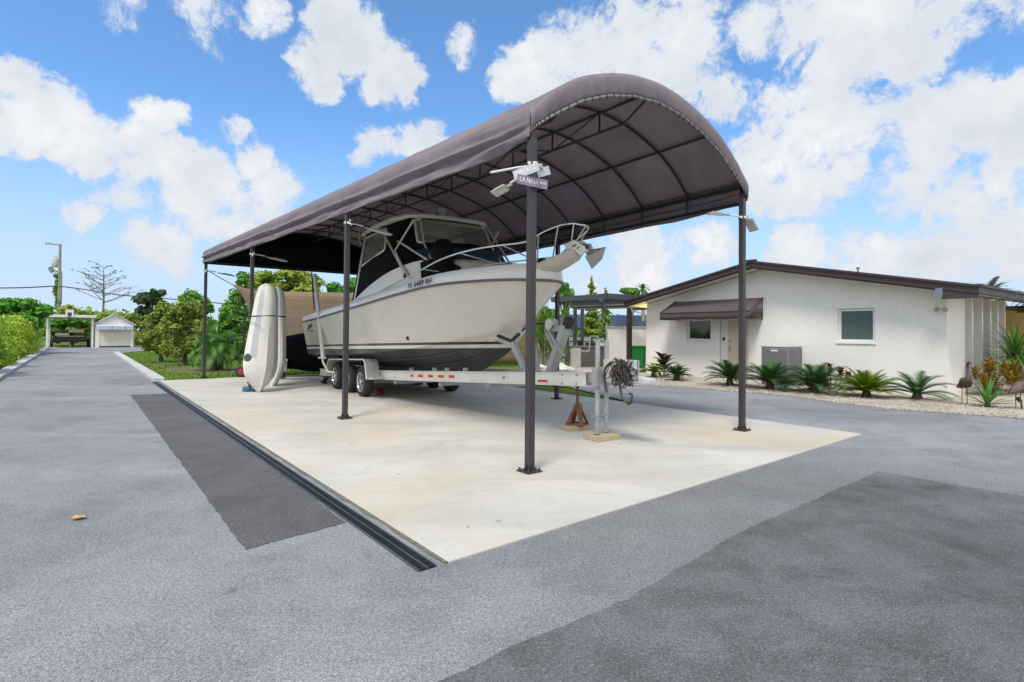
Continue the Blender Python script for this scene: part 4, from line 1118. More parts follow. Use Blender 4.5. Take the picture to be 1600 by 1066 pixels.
for (x0, z0, x1, z1, h) in ((-4.35, 1.50, -4.10, 1.66, .06), (-4.16, 1.56, -3.98, 1.68, .10), (-3.97, 1.58, -3.80, 1.69, .10), (-3.80, 1.61, -3.62, 1.70, .10), (-4.02, 1.505, -3.58, 1.525, .05)):
    a, b, c2_, d2_ = onhull(x0, z0), onhull(x1, z1-h*.1), onhull(x1, z1+h*.5), onhull(x0, z0+h*.7)
    m.extr([a, b, c2_, d2_], (0, -.004, 0))
m.build('maker_mark', M['darkletter'], boat)
m = MB()
for px, py in ((622, 527), (776, 481)):
    q = BP(px, py, -1.35 if px < 700 else -1.0)
    i = min(range(NS), key=lambda k: abs(lerp(CH[k].x, SH[k].x, .5)-q.x)); t = min(1, max(0, (q.z-CH[i].z)/(SH[i].z-CH[i].z)))
    pt = hs_[i][6+int(t*10)]; m.lathe([(0, .03), (.035, .025), (.04, -.02)], pt, (0, -1, 0), 10)
build_each(m, 'through_hull', M['blackpl'], boat)

# ------------------------------------------------------------------ trailer (same local frame as the boat)
trl = thing('boat_trailer', 'aluminium triple axle boat trailer carrying the cream fishing boat', 'trailer', BO, BA)
def bz_(x): return .62+.052*x              # top of the frame rails, climbing to the jacked-up tongue
for sg in (-1, 1):
    A = [(-4.4, .95), (1.15, .95), (1.5, .93), (6.5, .085), (7.0, .075)]
    m = MB()
    for (xa, ya), (xb, yb) in zip(A[:-1], A[1:]):
        if xa > 6: continue
        pa, pb = Vector((xa, sg*ya, bz_(xa)-.10)), Vector((xb, sg*yb, bz_(xb)-.10))
        for dz, hh, ww in ((0, .20, .012), (.096, .010, .075), (-.096, .010, .075)):
            m.bar(pa+Vector((0, 0, dz)), pb+Vector((0, 0, dz)), ww, hh)
    m.build('frame_rail', M['alu'], trl)
m = MB()
for x, w in ((-4.2, .95), (-2.6, .95), (1.3, .93), (2.9, .66), (4.3, .43)): m.bar((x, -w, bz_(x)-.24), (x, w, bz_(x)-.24), .10, .10)
for x in (0, -1.0, -2.0): m.bar((x, -1.1, .35), (x, 1.1, .35), .07, .07)
build_each(m, 'cross_member', M['galv'], trl)
m = MB()
for sg in (-1, 1): m.bar((-4.3, sg*.55, bz_(-4.3)+.03), (1.5, sg*.55, bz_(1.5)-.0), .09, .06)
build_each(m, 'bunk', M['blackrub'], trl)
m = MB()
m.bar((6.35, 0, bz_(6.35)-.08), (7.40, 0, bz_(7.55)-.08), .10, .15); m.build('tongue', M['galv'], trl, bevel=.01)
m = MB(); cx = 7.55; cz = bz_(7.5)
m.extr([(6.9, -.08, cz-.02), (7.2, -.08, cz-.02), (7.42, -.05, cz-.04), (7.66, -.04, cz-.07), (7.66, -.04, cz-.14), (6.9, -.08, cz-.17)], (0, .16, 0))
m.bar((6.85, 0, cz+.06), (7.40, 0, cz+.07), .16, .20); m.bar((7.25, 0, cz+.02), (7.45, 0, cz+.06), .07, .03)
m.build('coupler', M['lightgrey'], trl, bevel=.015)
def wheel(x, sg):
    y = sg*1.25
    hub = MB(); hub.lathe([(0, -.16), (.09, -.16), (.09, .02), (0, .03)], (x, y-sg*.05, .35), (0, sg, 0), 16)
    h = hub.build('wheel', M['rimblack'], trl, smooth=40)
    t = MB(); t.lathe([(.20, -.20), (.30, -.215), (.335, -.20), (.352, -.165), (.355, -.11), (.352, -.055), (.335, -.015), (.30, .0), (.235, -.005), (.205, -.03), (.2, -.11)], (x, y, .352), (0, sg, 0), 32)
    t.build('tyre', M['tyre'], h, smooth=50)
    r = MB(); r.lathe([(.225, -.02), (.228, .0), (.21, .0), (.20, -.02)], (x, y, .352), (0, sg, 0), 28)
    for k in range(6):
        for dd in (-.16, .16):
            w = k*math.pi/3+.3; a = Vector((math.cos(w+dd*.5)*.05, 0, math.sin(w+dd*.5)*.05)); b = Vector((math.cos(w+dd)*.215, 0, math.sin(w+dd)*.215))
            c0 = Vector((x, y-sg*.012, .352)); r.bar(c0+a, c0+b, .020, .024, (0, 1, 0))
    r.lathe([(0, .008), (.035, .006), (.055, -.015), (.055, -.04)], (x, y-sg*.0, .352), (0, sg, 0), 14)
    r.build('rim', M['chrome'], h, smooth=35)
    d = MB(); d.lathe([(.21, -.07), (.0, -.07)], (x, y, .352), (0, sg, 0), 24); d.build('brake_disc', M['rimblack'], h)
for sg in (-1, 1):
    for x in (0, -1.0, -2.0): wheel(x, sg)
    f = MB(); y0, y1 = sg*1.0, sg*1.31
    P = [(.60, .48), (.47, .84), (.38, .90), (-2.32, .78), (-2.42, .72), (-2.52, .36)]
    rows = [[(x, y, z) for y in (y0, y1)] for x, z in P]
    f.grid(rows); f.bar(Vector((.46, (y0+y1)/2, .47)), Vector((.78, (y0+y1)/2-sg*.05, .49)), .26, .04)
    fo = f.build('fender', M['plate'], trl, solid=.012)
    e = MB(); e.tube([(x, y1, z-.005) for x, z in P], .018, 6); e.build('fender_edge', M['alu'], fo)
# striped reflector tape on the rails
def rail_pt(x, sg, z): 
    y = .95 if x < 1.5 else lerp(.93, .085, (x-1.5)/5.0); return Vector((x, sg*(y+.009), z))
for sg in (-1,):
    for nm, mm, w, xs, hh, pr2 in (('pale_reflector', 'paleorange', None, (1.95, 3.42), .040, .001), ('red_reflector', 'red', .17, (2.02, 2.32, 2.66, 3.0, 3.33), .036, .004)):
        m = MB()
        if w is None:
            a, b = rail_pt(xs[0], sg, bz_(xs[0])-.10), rail_pt(xs[1], sg, bz_(xs[1])-.10); m.bar(a, b, .004, .062)
        else:
            for x in xs: m.bar(rail_pt(x-w/2*(.5 if x < 2.1 else 1), sg, bz_(x)-.10)+Vector((0, sg*.003, 0)), rail_pt(x+w/2*(.5 if x < 2.1 else 1), sg, bz_(x)-.10)+Vector((0, sg*.003, 0)), .006, .050)
            m.bar(rail_pt(5.55, sg, bz_(5.55)-.14)+Vector((0, sg*.003, 0)), rail_pt(5.75, sg, bz_(5.75)-.14)+Vector((0, sg*.003, 0)), .006, .034)
        build_each(m, nm, M[mm], trl)
m = MB()
for x in (4.75,): m.lathe([(0, .012), (.028, .008), (.03, -.01)], rail_pt(x, -1, bz_(x)-.10), (-.15, -1, 0), 10)
for x in (6.05, 6.33):
    for z in (-.04, -.17): m.lathe([(0, .014), (.014, .01), (.014, -.01)], rail_pt(x, -1, bz_(x)+z), (-.15, -1, 0), 6)
for x in (1.9, 2.7, 3.1, 3.65): m.obb(rail_pt(x, -1, bz_(x)+.03)-Vector((0, -.06, 0)), (.04, 0, 0), (0, .03, 0), (0, 0, .035))
build_each(m, 'rail_bracket', M['galv'], trl)
# guide posts at the stern
for sg in (-1, 1):
    y = sg*1.47
    p0, p1 = BP(492, 429, -1.47), BP(505, 560, -1.47)
    m = MB(); m.tube([(p0.x, y, p0.z), (p1.x, y, p1.z)], .055, 12)
    g = m.build('guide_post', M['conduit'], trl, smooth=50)
    e = BP(520, 590, -1.3); m = MB(); m.tube([(p1.x-.02, y, p1.z+.06), (p1.x, y, p1.z-.10), (p1.x+.12, y-sg*.1, .45), (p1.x+.4, y-sg*.45, .42)], .035, 8); m.bar((p1.x-.3, y, p1.z+.0), (p1.x+.12, y, p1.z+.02), .10, .05); m.build('guide_bracket', M['alu'], g, smooth=50)
# bow stop: Y arms with rubber V, and the winch post
def beamlocal(a, b, w, name, mm, par=trl, h=None):
    m = MB(); m.bar(a, b, w, h or w); return m.build(name, M[mm], par, bevel=.008)
yb = BP(838, 590, -.25); yt = BP(798, 533, -.25)
beamlocal((5.05, -.12, bz_(5.0)-.02), (yt.x, -.22, yt.z-.02), .09, 'stop_arm', 'galv')
beamlocal((5.05, .12, bz_(5.0)-.02), (yt.x, .22, yt.z-.02), .09, 'stop_arm', 'galv')
q0 = BP(778, 527, -.36); q1 = BP(800, 536, -.22); q2 = BP(812, 524, -.08)
for a, b in ((q0, q1), (q1, q2)):
    beamlocal(a+Vector((0, -.0, -.035)), b+Vector((0, 0, -.035)), .07, 'stop_cradle', 'galv'); beamlocal(a+Vector((-.01, 0, .03)), b+Vector((-.01, 0, .03)), .08, 'stop_pad', 'blackrub', trl, .05)
wb, wt = BP(861, 580, 0), BP(885, 508, 0)
beamlocal(wb, wt, .17, 'winch_post', 'galv', trl, .10)
m = MB(); wt2 = BP(889, 503, 0); m.bar(wt2+Vector((-.06, 0, -.08)), wt2+Vector((.04, 0, .05)), .13, .13); m.build('winch_roller', M['blackrub'], trl, bevel=.02)
w2 = BP(862, 507, 0); m = MB(); m.lathe([(0, -.07), (.09, -.07), (.09, -.055), (.04, -.05), (.04, .05), (.09, .055), (.09, .07), (0, .07)], w2, (0, 1, 0), 18); m.build('winch_drum', M['lightgrey'], trl, smooth=40)
m = MB(); m.bar(w2+Vector((0, .02, -.06)), w2+Vector((.30, 0, -.08)), .08, .10); m.tube([w2+Vector((.05, -.1, -.1)), w2+Vector((.32, -.1, -.40)), w2+Vector((.45, -.1, -.5))], .022, 8); m.bar(BP(855, 520, 0), BP(866, 545, 0), .05, .05); m.build('winch_frame', M['galv'], trl, bevel=.006)
m = MB(); m.tube([w2, BP(830, 505, 0), BP(816, 517, 0)], .018, 6); m.build('winch_strap', M['blackrub'], trl)
# tongue jacks
for px, lat in ((934.5, -.14), (948.5, .10)):
    pb, pt_ = BP(934.5 if lat < 0 else 948.5, 672, lat), BP(px-3, 538, lat)
    z0 = .105
    x = (BP(px-1, 600, lat)).x
    m = MB(); m.lathe([(.028, z0), (.028, .62)], (x, lat, 0), n=14); m.lathe([(.045, z0), (.045, z0+.012), (.03, z0+.014)], (x, lat, 0), n=14)
    for k in range(4): m.lathe([(0, .033), (.010, .033), (.010, .0)], (x, lat, z0+.06+k*.075), (.4, -1, 0), 8)
    j = m.build('jack_leg', M['galv'], trl, smooth=50)
    m = MB(); m.lathe([(.036, .30), (.036, 1.42), (.03, 1.44), (0, 1.45)], (x, lat, 0), n=14); m.bar((x, lat-.01, .36), (x+.01, lat-.09, .36), .02, .02); m.tube([(x-.05, lat-.02, .355), (x+.06, lat-.02, .365)], .010, 6)
    m.build('jack_tube', M['galv'], j, smooth=50)
    m = MB(); m.box((x, lat, bz_(x)-.06), (.11, .13, .26)); m.build('jack_bracket', M['galv'], j, bevel=.006)
    m = MB()
    if lat < 0: m.tube([(x, lat, 1.44), (x, lat, 1.50), (x-.13, lat-.02, 1.50), (x-.16, lat-.02, 1.28)], .012, 6); m.tube([(x-.16, lat-.02, 1.28), (x-.28, lat-.05, 1.28)], .016, 6)
    else: m.tube([(x, lat, 1.44), (x, lat, 1.66)], .014, 6)
    m.build('crank_handle', M['galv'], j)
m = MB(); rg = random.Random(11)            # tangled wiring and brake hose at the coupler
c0 = BP(972, 578, -.12)
for k in range(34):
    a = c0+Vector((rg.uniform(-.15, .15), rg.uniform(-.06, .06), rg.uniform(.02, .16))); l = rg.uniform(.10, .34)
    pts = [a, a+Vector((rg.uniform(-.1, .1), rg.uniform(-.08, .08), -l*.5)), a+Vector((rg.uniform(-.12, .12), rg.uniform(-.08, .08), -l)), a+Vector((rg.uniform(-.15, .15), rg.uniform(-.05, .05), -l*.6)), a+Vector((rg.uniform(-.1, .1), 0, 0))]
    m.tube(smoothtab(pts, 4), rg.uniform(.005, .010), 5)
m.tube(smoothtab([c0+Vector((-.15, -.06, .1)), c0+Vector((-.27, -.06, -.02)), c0+Vector((-.25, -.06, -.26)), c0+Vector((-.22, -.06, -.32))], 6), .016, 6)
m.tube(smoothtab([c0+Vector((.0, -.06, -.1)), c0+Vector((.06, -.06, -.36)), c0+Vector((.2, -.06, -.44)), c0+Vector((.24, -.06, -.32)), c0+Vector((.19, -.06, -.30))], 6), .016, 6)
m.build('wiring', mat('old_wiring', (.045, .038, .032), .6, var=.6, scale=30), trl, smooth=60)

# blocks, jack stand, chock
def block(label, px, py, L_, W_, H_, rz):
    p = G(px, py); m = MB(); m.box((0, 0, H_/2), (L_, W_, H_), 0)
    o = m.build('timber_block', M['wood'], bevel=.006); o.location = (p.x, p.y, SLAB); o.rotation_euler = (0, 0, rz)
    return tag(o, label, 'timber block', 'timber blocks under the trailer tongue')
def ground_local(px, py): return G(px, py)
jx = BO+bf*((BP(934, 600, -.14).x+BP(948, 600, .1).x)/2)+bp*(-.02)
b1 = block('pale timber block under the two trailer jack legs', 940, 680, .46, .30, .075, BA+R(88)); b1.location = (jx.x, jx.y, SLAB)
ks = G(902, 672)
b2 = block('pale timber block under the rusty jack stand', 900, 672, .46, .26, .07, BA+R(85)); b2.location = (ks.x, ks.y, SLAB)
js = thing('jack_stand', 'rusty steel axle stand on a timber block holding up the trailer tongue', 'jack stand', (ks.x, ks.y, SLAB+.07), BA+.5)
m = MB()
hh = .30; tops = [(.035*math.cos(a), .035*math.sin(a)) for a in (.785, 2.356, 3.927, 5.498)]; bots = [(.185*math.cos(a), .185*math.sin(a)) for a in (.785, 2.356, 3.927, 5.498)]
for i in range(4):
    t0, b0_ = Vector((*tops[i], hh)), Vector((*bots[i], 0)); m.bar(t0, b0_, .075, .010, (-b0_.x, -b0_.y, .2)); m.bar(b0_+Vector((0, 0, .01)), Vector((*bots[(i+1) % 4], .01)), .008, .03)
for i in range(4):
    a, b, c, d = Vector((*tops[i], hh)), Vector((*tops[(i+1) % 4], hh)), Vector((*bots[(i+1) % 4], 0)), Vector((*bots[i], 0))
    m.add([a, b, b.lerp(c, .45), (a.lerp(d, .45)+b.lerp(c, .45))/2+Vector((0, 0, .05)), a.lerp(d, .45)], [(0, 1, 2, 3, 4)])
m.build('stand_base', M['rust'], js, solid=.006)
m = MB(); m.lathe([(.034, .24), (.034, .36), (.028, .37)], n=12); m.tube([(.03, 0, .34), (.07, 0, .33), (.085, 0, .28)], .010, 6); m.tube([(-.02, 0, .31), (-.09, .02, .30)], .007, 6); m.build('ratchet_collar', M['rust'], js, smooth=50)
m = MB(); m.lathe([(.022, .30), (.022, .60)], n=12); m.extr([(-.065, -.025, .665), (-.05, -.025, .665), (-.03, -.025, .645), (.03, -.025, .645), (.05, -.025, .665), (.065, -.025, .665), (.03, -.025, .60), (-.03, -.025, .60)], (0, .05, 0)); m.build('stand_post', M['statue'], js, smooth=40)
p = G(594, 617); m = MB(); m.extr([(-.14, -.08, 0), (.14, -.08, 0), (.10, -.08, .06), (-.02, -.08, .15), (-.10, -.08, .14)], (0, .16, 0)); m.bar((-.16, 0, .02), (.2, .03, .02), .04, .03)
o = m.build('wheel_chock', M['redpaint'], bevel=.01); o.location = (p.x, p.y, SLAB); o.rotation_euler = (0, 0, BA); tag(o, 'dark red wheel chock on the slab in front of the front trailer wheel', 'chock')
p = G(506, 600.5); m = MB(); m.bar((-.14, 0, .03), (.1, .05, .16), .10, .05); m.bar((-.14, .02, .03), (.1, .02, .03), .10, .04); o = m.build('wheel_chock', M['blackrub']); o.location = (p.x, p.y, SLAB); o.rotation_euler = (0, 0, BA); tag(o, 'black wheel chock behind the rear trailer wheel', 'chock')

# ------------------------------------------------------------------ kayaks strapped upright to the post
PK = FLp+le*10.16
def kayak(label, foot, top, width_dir, depth_dir, Wd, Dp, seed, stripe=True):
    foot, top = Vector(foot), Vector(top); ax = (top-foot); Ln = ax.length; ax.normalize()
    wd0 = Vector(width_dir); wd0 = (wd0-ax*wd0.dot(ax)).normalized(); dp0 = Vector(depth_dir); dp0 = (dp0-ax*dp0.dot(ax)-wd0*dp0.dot(wd0)).normalized()
    o = thing('kayak', label, 'kayak', foot, 0, 'kayaks strapped to the post')
    tab = [(0, .08, .30, .34), (.03, .26, .46, .36), (.08, .58, .66, .34), (.15, .88, .86, .28), (.23, 1.0, 1.0, .18), (.36, .97, 1.0, .10), (.55, .86, .95, .05), (.72, .76, .88, .02), (.86, .68, .78, .0), (.94, .58, .62, .02), (.985, .40, .40, .04), (1.0, .2, .16, .06)]
    # columns: station, half width factor, depth factor, keel pinch
    N = 40; rows = []; kr = []
    for i in range(N+1):
        t = i/N; w, d, kp = interp(tab, t); w *= Wd/2; d *= Dp
        c = ax*(Ln*t)+dp0*(.10*math.sin(math.pi*t))*0
        sec = [(-1, 0), (-.96, .16), (-.80, .46), (-.52, .74), (-.22, .90), (0, .95+kp*.5), (.22, .90), (.52, .74), (.80, .46), (.96, .16), (1, 0), (.9, -.16), (.5, -.22), (0, -.20), (-.5, -.22), (-.9, -.16)]
        rows.append([c+wd0*(a*w)+dp0*(b*d) for a, b in sec])
    m = MB(); m.grid(rows, True); m.add(rows[0], [tuple(range(16))]); m.add(rows[-1], [tuple(reversed(range(16)))])
    hb = m.build('hull', M['kayak'], o, smooth=32)
    return o, rows, ax, wd0, dp0, Ln
kf1 = G(403, 613.5); kf1.z = SLAB
kt1 = PY(419, 444, kf1.y+.35)
toc = Vector((-kf1.x, -kf1.y, 0)).normalized(); side = Vector((-toc.y, toc.x, 0))
if side.x < 0: side = -side
k1 = kayak('off white kayak with grey stripe, nearer one of the pair upright against the post', kf1, kt1, side*.9-toc*.35, toc+side*.35, .84, .34, 1)
kf2 = G(425, 604.5); kf2.z = SLAB
kt2 = PY(432, 447, kf2.y+.25)
k2 = kayak('off white kayak behind, its hull showing to the right of the nearer kayak', kf2, kt2, side*.55+toc*.8, side*.9-toc*.4, .78, .34, 2)
def kstripe(kk, cols, i0, i1, mm, nm, out=.004):
    o, rows, ax, w, d, Ln = kk; m = MB(); rr = []
    for i in range(i0, i1+1):
        c = sum((Vector(q) for q in rows[i]), Vector())/16
        rr.append([Vector(rows[i][j])+(Vector(rows[i][j])-c).normalized()*out for j in cols])
    m.grid(rr); m.build(nm, M[mm], o, smooth=60)
kstripe(k1, (2, 3), 12, 39, 'kayakgrey', 'stripe'); kstripe(k1, (7, 8), 5, 39, 'kayakgrey', 'stripe'); kstripe(k2, (7, 8), 26, 37, 'kayakgrey', 'stripe')
def hatch():
    o, rows, ax, w, d, Ln = k1
    i = 12; c = (Vector(rows[i][1])+Vector(rows[i][2]))/2; n = (Vector(rows[i][2])-Vector(rows[i][1])).cross(ax).normalized()
    cen = sum((Vector(q) for q in rows[i]), Vector())/16
    if n.dot(c-cen) < 0: n = -n
    m = MB(); m.lathe([(.0, .016), (.085, .014), (.10, .0), (.10, -.02)], c, n, 18); m.build('hatch_cover', M['slate'], o, smooth=40)
hatch()
st = thing('tie_strap', 'black strap tying the two kayaks to the canopy post', 'strap', PK+Vector((0, 0, 2.0)))
zz = PY(410, 494, kf1.y).z
pts = []
for px, py, yy in ((382, 500, PK.y+.1), (386, 495, kf1.y-.12), (402, 494, kf1.y-.30), (425, 493.5, kf1.y-.15), (443, 495, kf2.y-.1), (446, 495.5, kf2.y+.2)): pts.append(PY(px, py, yy)-st.location)
m = MB(); m.tube(pts, .018, 6); m.build('webbing', M['blackrub'], st)
m = MB(); a = PY(382, 497, PK.y); m.tube([a-st.location, PY(380, 520, PK.y)-st.location, PY(381, 548, PK.y)-st.location], .02, 6); m.build('strap_tail', M['blackrub'], st)
# small kayak cart and blue foam block beside the kayaks
kc = thing('kayak_cart', 'small kayak cart with dark red wheel leaning behind the kayaks', 'cart', G(375, 596))
q = PY(377.5, 581, G(377, 590).y)-kc.location
m = MB(); m.lathe([(.10, -.05), (.16, -.05), (.185, -.03), (.185, .03), (.16, .05), (.10, .05)], q, (.3, -1, .1), 20); w = m.build('wheel', M['tyre'], kc, smooth=50)
m = MB(); m.lathe([(0, -.045), (.105, -.05), (.105, .05), (0, .06)], q, (.3, -1, .1), 16); m.build('rim', M['redpaint'], w, smooth=50)
m = MB(); m.tube([q, q+Vector((.12, .05, .28)), q+Vector((.2, .1, .5))], .02, 6); m.tube([q, q+Vector((.3, .1, .0))], .02, 6); m.tube([q+Vector((.0, 0, .15)), q+Vector((.22, .05, .22))], .03, 6); m.build('frame', M['blackpl'], kc)
p = G(388, 613); m = MB(); m.box((0, 0, .06), (.34, .2, .12), .3); m.box((-.1, .3, .20), (.2, .16, .12), .2); m.box((-.1, .3, .07), (.1, .1, .14), .2); o = m.build('foam_block', M['blue'], bevel=.02); o.location = (p.x, p.y+.1, SLAB); tag(o, 'small blue plastic block on the slab under the nearer kayak', 'block')

# ------------------------------------------------------------------ behind the boat: covered watercraft, cooler, brown screen
cv = G(482, 588); cw = thing('covered_watercraft', 'small watercraft on its stand hidden under a baggy black cover behind the boat stern', 'watercraft', (cv.x, cv.y, 0), R(38))
m = MB(); rows = []
tab = [(-1.35, .10, .72, 1.15), (-1.2, .55, .55, 1.22), (-.75, .62, .30, 1.38), (-.2, .66, .20, 1.46), (.3, .66, .16, 1.44), (.8, .60, .18, 1.28), (1.25, .45, .28, 1.05), (1.45, .10, .5, .85)]
for i in range(25):
    x = -1.35+2.8*i/24; w, z0, z1 = interp(tab, x); row = []
    for k in range(20):
        a = 2*math.pi*k/20; y = w*math.copysign(abs(math.sin(a))**.75, math.sin(a)); z = (z0+z1)/2+(z1-z0)/2*math.copysign(abs(math.cos(a))**.8, math.cos(a))
        q = .05*noise.noise((x*3, y*3, z*2.5)); row.append((x, y*(1+q), z+q))
    rows.append(row)
m.grid(rows, True); m.build('cover', M['black'], cw, smooth=70)
m = MB()
for x in (-.9, .9):
    m.bar((x, -.55, .12), (x, .55, .12), .08, .08)
    for y in (-.45, .45): m.bar((x, y, .02), (x, y, .25), .08, .08)
build_each(m, 'stand_bar', M['galv'], cw)
p = G(470, 590); m = MB(); m.bar((-.9, 0, .06), (1.5, .2, .06), .12, .05); o = m.build('pale_board', M['conduit']); o.location = (p.x, p.y-.6, SLAB-.03); o.rotation_euler = (0, 0, R(8)); tag(o, 'long pale board lying on the slab below the black covered watercraft', 'board')
p = G(432, 592); co_ = thing('cooler_box', 'pale cooler box with teal base standing behind the kayaks', 'cooler', (p.x, p.y, 0), R(20))
m = MB(); m.box((0, 0, .40), (.62, .42, .34)); m.build('body', M['lightgrey'], co_, bevel=.03)
m = MB(); m.box((0, 0, .60), (.66, .46, .07)); m.build('lid', M['white'], co_, bevel=.02)
m = MB(); m.box((-.1, -.1, .12), (.60, .45, .24)); m.build('base_tray', M['greenbox'], co_, bevel=.02)
# brown shade cloth strung between posts
sc0, sc1 = PY(362, 578, 20.6), PY(842, 578, 25.4); sc0.z = sc1.z = 0
scr = thing('shade_cloth_screen', 'long brown shade cloth screen strung up behind the canopy', 'screen', sc0)
m = MB(); rows = []; NN = 60
for i in range(NN+1):
    u = i/NN; b = sc0.lerp(sc1, u); zt = interp([(0, 3.25), (.03, 3.12), (.07, 3.02), (.2, 3.06), (.45, 3.10), (.7, 3.08), (1, 3.2)], u)[0]; zl = interp([(0, 3.20), (.02, 2.95), (.045, 2.3), (.065, 1.2), (.08, .3), (.12, .12), (1, .08)], u)[0]
    n = Vector((.6, -.8, 0)); rows.append([b+n*(.12*math.sin(math.pi*min(1, v*1.0))*math.sin(u*9)+.03*noise.noise((u*20, v*4, 0)))+Vector((0, 0, lerp(zl, zt, v))) for v in [k/10 for k in range(11)]])
m.grid(rows); m.build('cloth', M['screen'], scr, True, smooth=60, solid=.01)
m = MB()
for u in (.08, .36, .68, 1.0): q = sc0.lerp(sc1, u); m.tube([(q.x+.05, q.y+.1, 0), (q.x+.05, q.y+.1, 3.1)], .05, 8)
build_each(m, 'post', M['bronze'], scr, True)
a = FLp+le*14.97+Vector((0, 0, 3.45)); b = sc0+Vector((0, 0, 3.23)); m = MB(); m.tube([a, a.lerp(b, .5)+Vector((0, 0, -.02)), b], .014, 5); m.build('cord', M['wire'], scr, True)

# ------------------------------------------------------------------ white house (local: x along the gable wall, y back, z up)
HAp = Vector((5.25, 21.42, 0)); HA = R(-53.83)
hx = Vector((math.cos(HA), math.sin(HA), 0)); hy = Vector((-hx.y, hx.x, 0))
def HL(px, py, y):
    d = ray(px, py); o = E0-HAp; t = (y-o.dot(hy))/d.dot(hy); q = o+d*t; return Vector((q.dot(hx), y, q.z))
def HW(x, y, z=0): return HAp+hx*x+hy*y+Vector((0, 0, z))
hs = thing('house', 'low white stucco house with dark brown gable fascia beside the driveway', 'house', HAp, HA)
RX, RZ, RS = 4.72, 3.62, .20               # ridge x, underside at ridge, slope
def rz(x): return RZ-abs(x-RX)*RS
WL = 9.53
def wall(x0, x1, holes, name='wall'):
    m = MB(); xs = sorted({x0, x1, RX, *[h[0] for h in holes], *[h[1] for h in holes]}); dp = .11
    for a, b in zip(xs, xs[1:]):
        hh = sorted([h for h in holes if h[0] <= a+1e-6 and h[1] >= b-1e-6], key=lambda h: h[2]); z = -.05
        for h in hh:
            if h[2] > z: m.add([(a, 0, z), (b, 0, z), (b, 0, h[2]), (a, 0, h[2])], [(0, 1, 2, 3)])
            z = h[3]
        m.add([(a, 0, z), (b, 0, z), (b, 0, rz(b)), (a, 0, rz(a))], [(0, 1, 2, 3)])
    for h in holes:
        a, b, z0, z1 = h
        m.add([(a, 0, z0), (a, dp, z0), (a, dp, z1), (a, 0, z1)], [(0, 1, 2, 3)]); m.add([(b, 0, z0), (b, 0, z1), (b, dp, z1), (b, dp, z0)], [(0, 1, 2, 3)])
        m.add([(a, 0, z1), (a, dp, z1), (b, dp, z1), (b, 0, z1)], [(0, 1, 2, 3)]); m.add([(a, 0, z0), (b, 0, z0), (b, dp, z0), (a, dp, z0)], [(0, 1, 2, 3)])
    # side and back walls
    for x in (x0,): m.add([(x, 0, -.05), (x, 0, rz(x)), (x, 11, rz(x)), (x, 11, -.05)], [(0, 1, 2, 3)])
    m.add([(x1, 0, -.05), (x1, 1.40, -.05), (x1, 1.40, rz(x1)), (x1, 0, rz(x1))], [(0, 1, 2, 3)])
    m.add([(x1, 1.40, -.05), (x1-.55, 1.40, -.05), (x1-.55, 1.40, rz(x1-.55)), (x1, 1.40, rz(x1))], [(0, 1, 2, 3)])
    m.add([(x1-.55, 1.40, -.05), (x1-.55, 5.6, -.05), (x1-.55, 5.6, rz(x1-.55)), (x1-.55, 1.40, rz(x1-.55))], [(0, 1, 2, 3)])
    m.add([(x1-.55, 5.6, -.05), (x1-2.2, 5.6, -.05), (x1-2.2, 5.6, 3), (x1-.55, 5.6, 3)], [(0, 1, 2, 3)])
    m.add([(x0, 11, -.05), (x0, 11, rz(x0)), (RX, 11, RZ), (x1-2.2, 11, rz(x1-2.2)), (x1-2.2, 11, -.05)], [(0, 1, 2, 3, 4)])
    return m.build(name, M['stucco'], hs)
W1 = (1.86, 2.86, 1.30, 2.08); W2 = (6.97, 7.93, 1.35, 2.30); DR = (3.18, 4.24, .0, 2.08)
wall(0, WL, [W1, W2, DR])
m = MB()                                    # white fins and grey panels of the recessed side wall
for y in (2.15, 3.05, 3.85, 4.6, 5.35): m.bb(WL-.55, WL-.02, y-.05, y+.05, -.03, rz(WL)-.02)
build_each(m, 'wall_fin', M['wframe'], hs)
m = MB(); m.bb(WL-.55, WL-.50, 3.1, 3.80, .0, 2.4); m.bb(WL-.55, WL-.50, 5.0-.35, 5.30, .0, 2.4); build_each(m, 'wall_panel', M['reveal'], hs)
m = MB(); m.bb(WL-2.2, WL+6, 9.2, 9.35, 0, 2.6); m.build('porch_wall', M['yellow'], hs)
m = MB(); m.bb(WL+.2, WL+6, 5.62, 5.80, 2.28, 2.46); m.bb(WL-.55, WL+6, 5.8, 9.2, 2.46, 2.5); m.build('porch_beam', M['brown'], hs)
# roof
OV, Y0, Y1, X0, X1 = .60, -.60, 11.4, -.55, 10.28
m = MB(); 
for a, b in ((X0, RX), (RX, X1)):
    za, zb = rz(a), rz(b)
    m.add([(a, Y0, za+.20), (b, Y0, zb+.20), (b, Y1, zb+.20), (a, Y1, za+.20), (a, Y0, za+.03), (b, Y0, zb+.03), (b, Y1, zb+.03), (a, Y1, za+.03)], [(0, 1, 2, 3), (7, 6, 5, 4), (0, 4, 5, 1), (3, 2, 6, 7), (0, 3, 7, 4), (1, 5, 6, 2)])
m.build('roof', M['roof'], hs)
m = MB()                                    # soffit boards under the overhang
for a, b in ((X0+.02, RX), (RX, X1-.02)): m.add([(a, Y0+.02, rz(a)+.022), (b, Y0+.02, rz(b)+.022), (b, Y1, rz(b)+.022), (a, Y1, rz(a)+.022)], [(0, 3, 2, 1)])
m.build('soffit', M['cream'], hs)
m = MB()                                    # brown rake fascia with a drip edge and a lower board
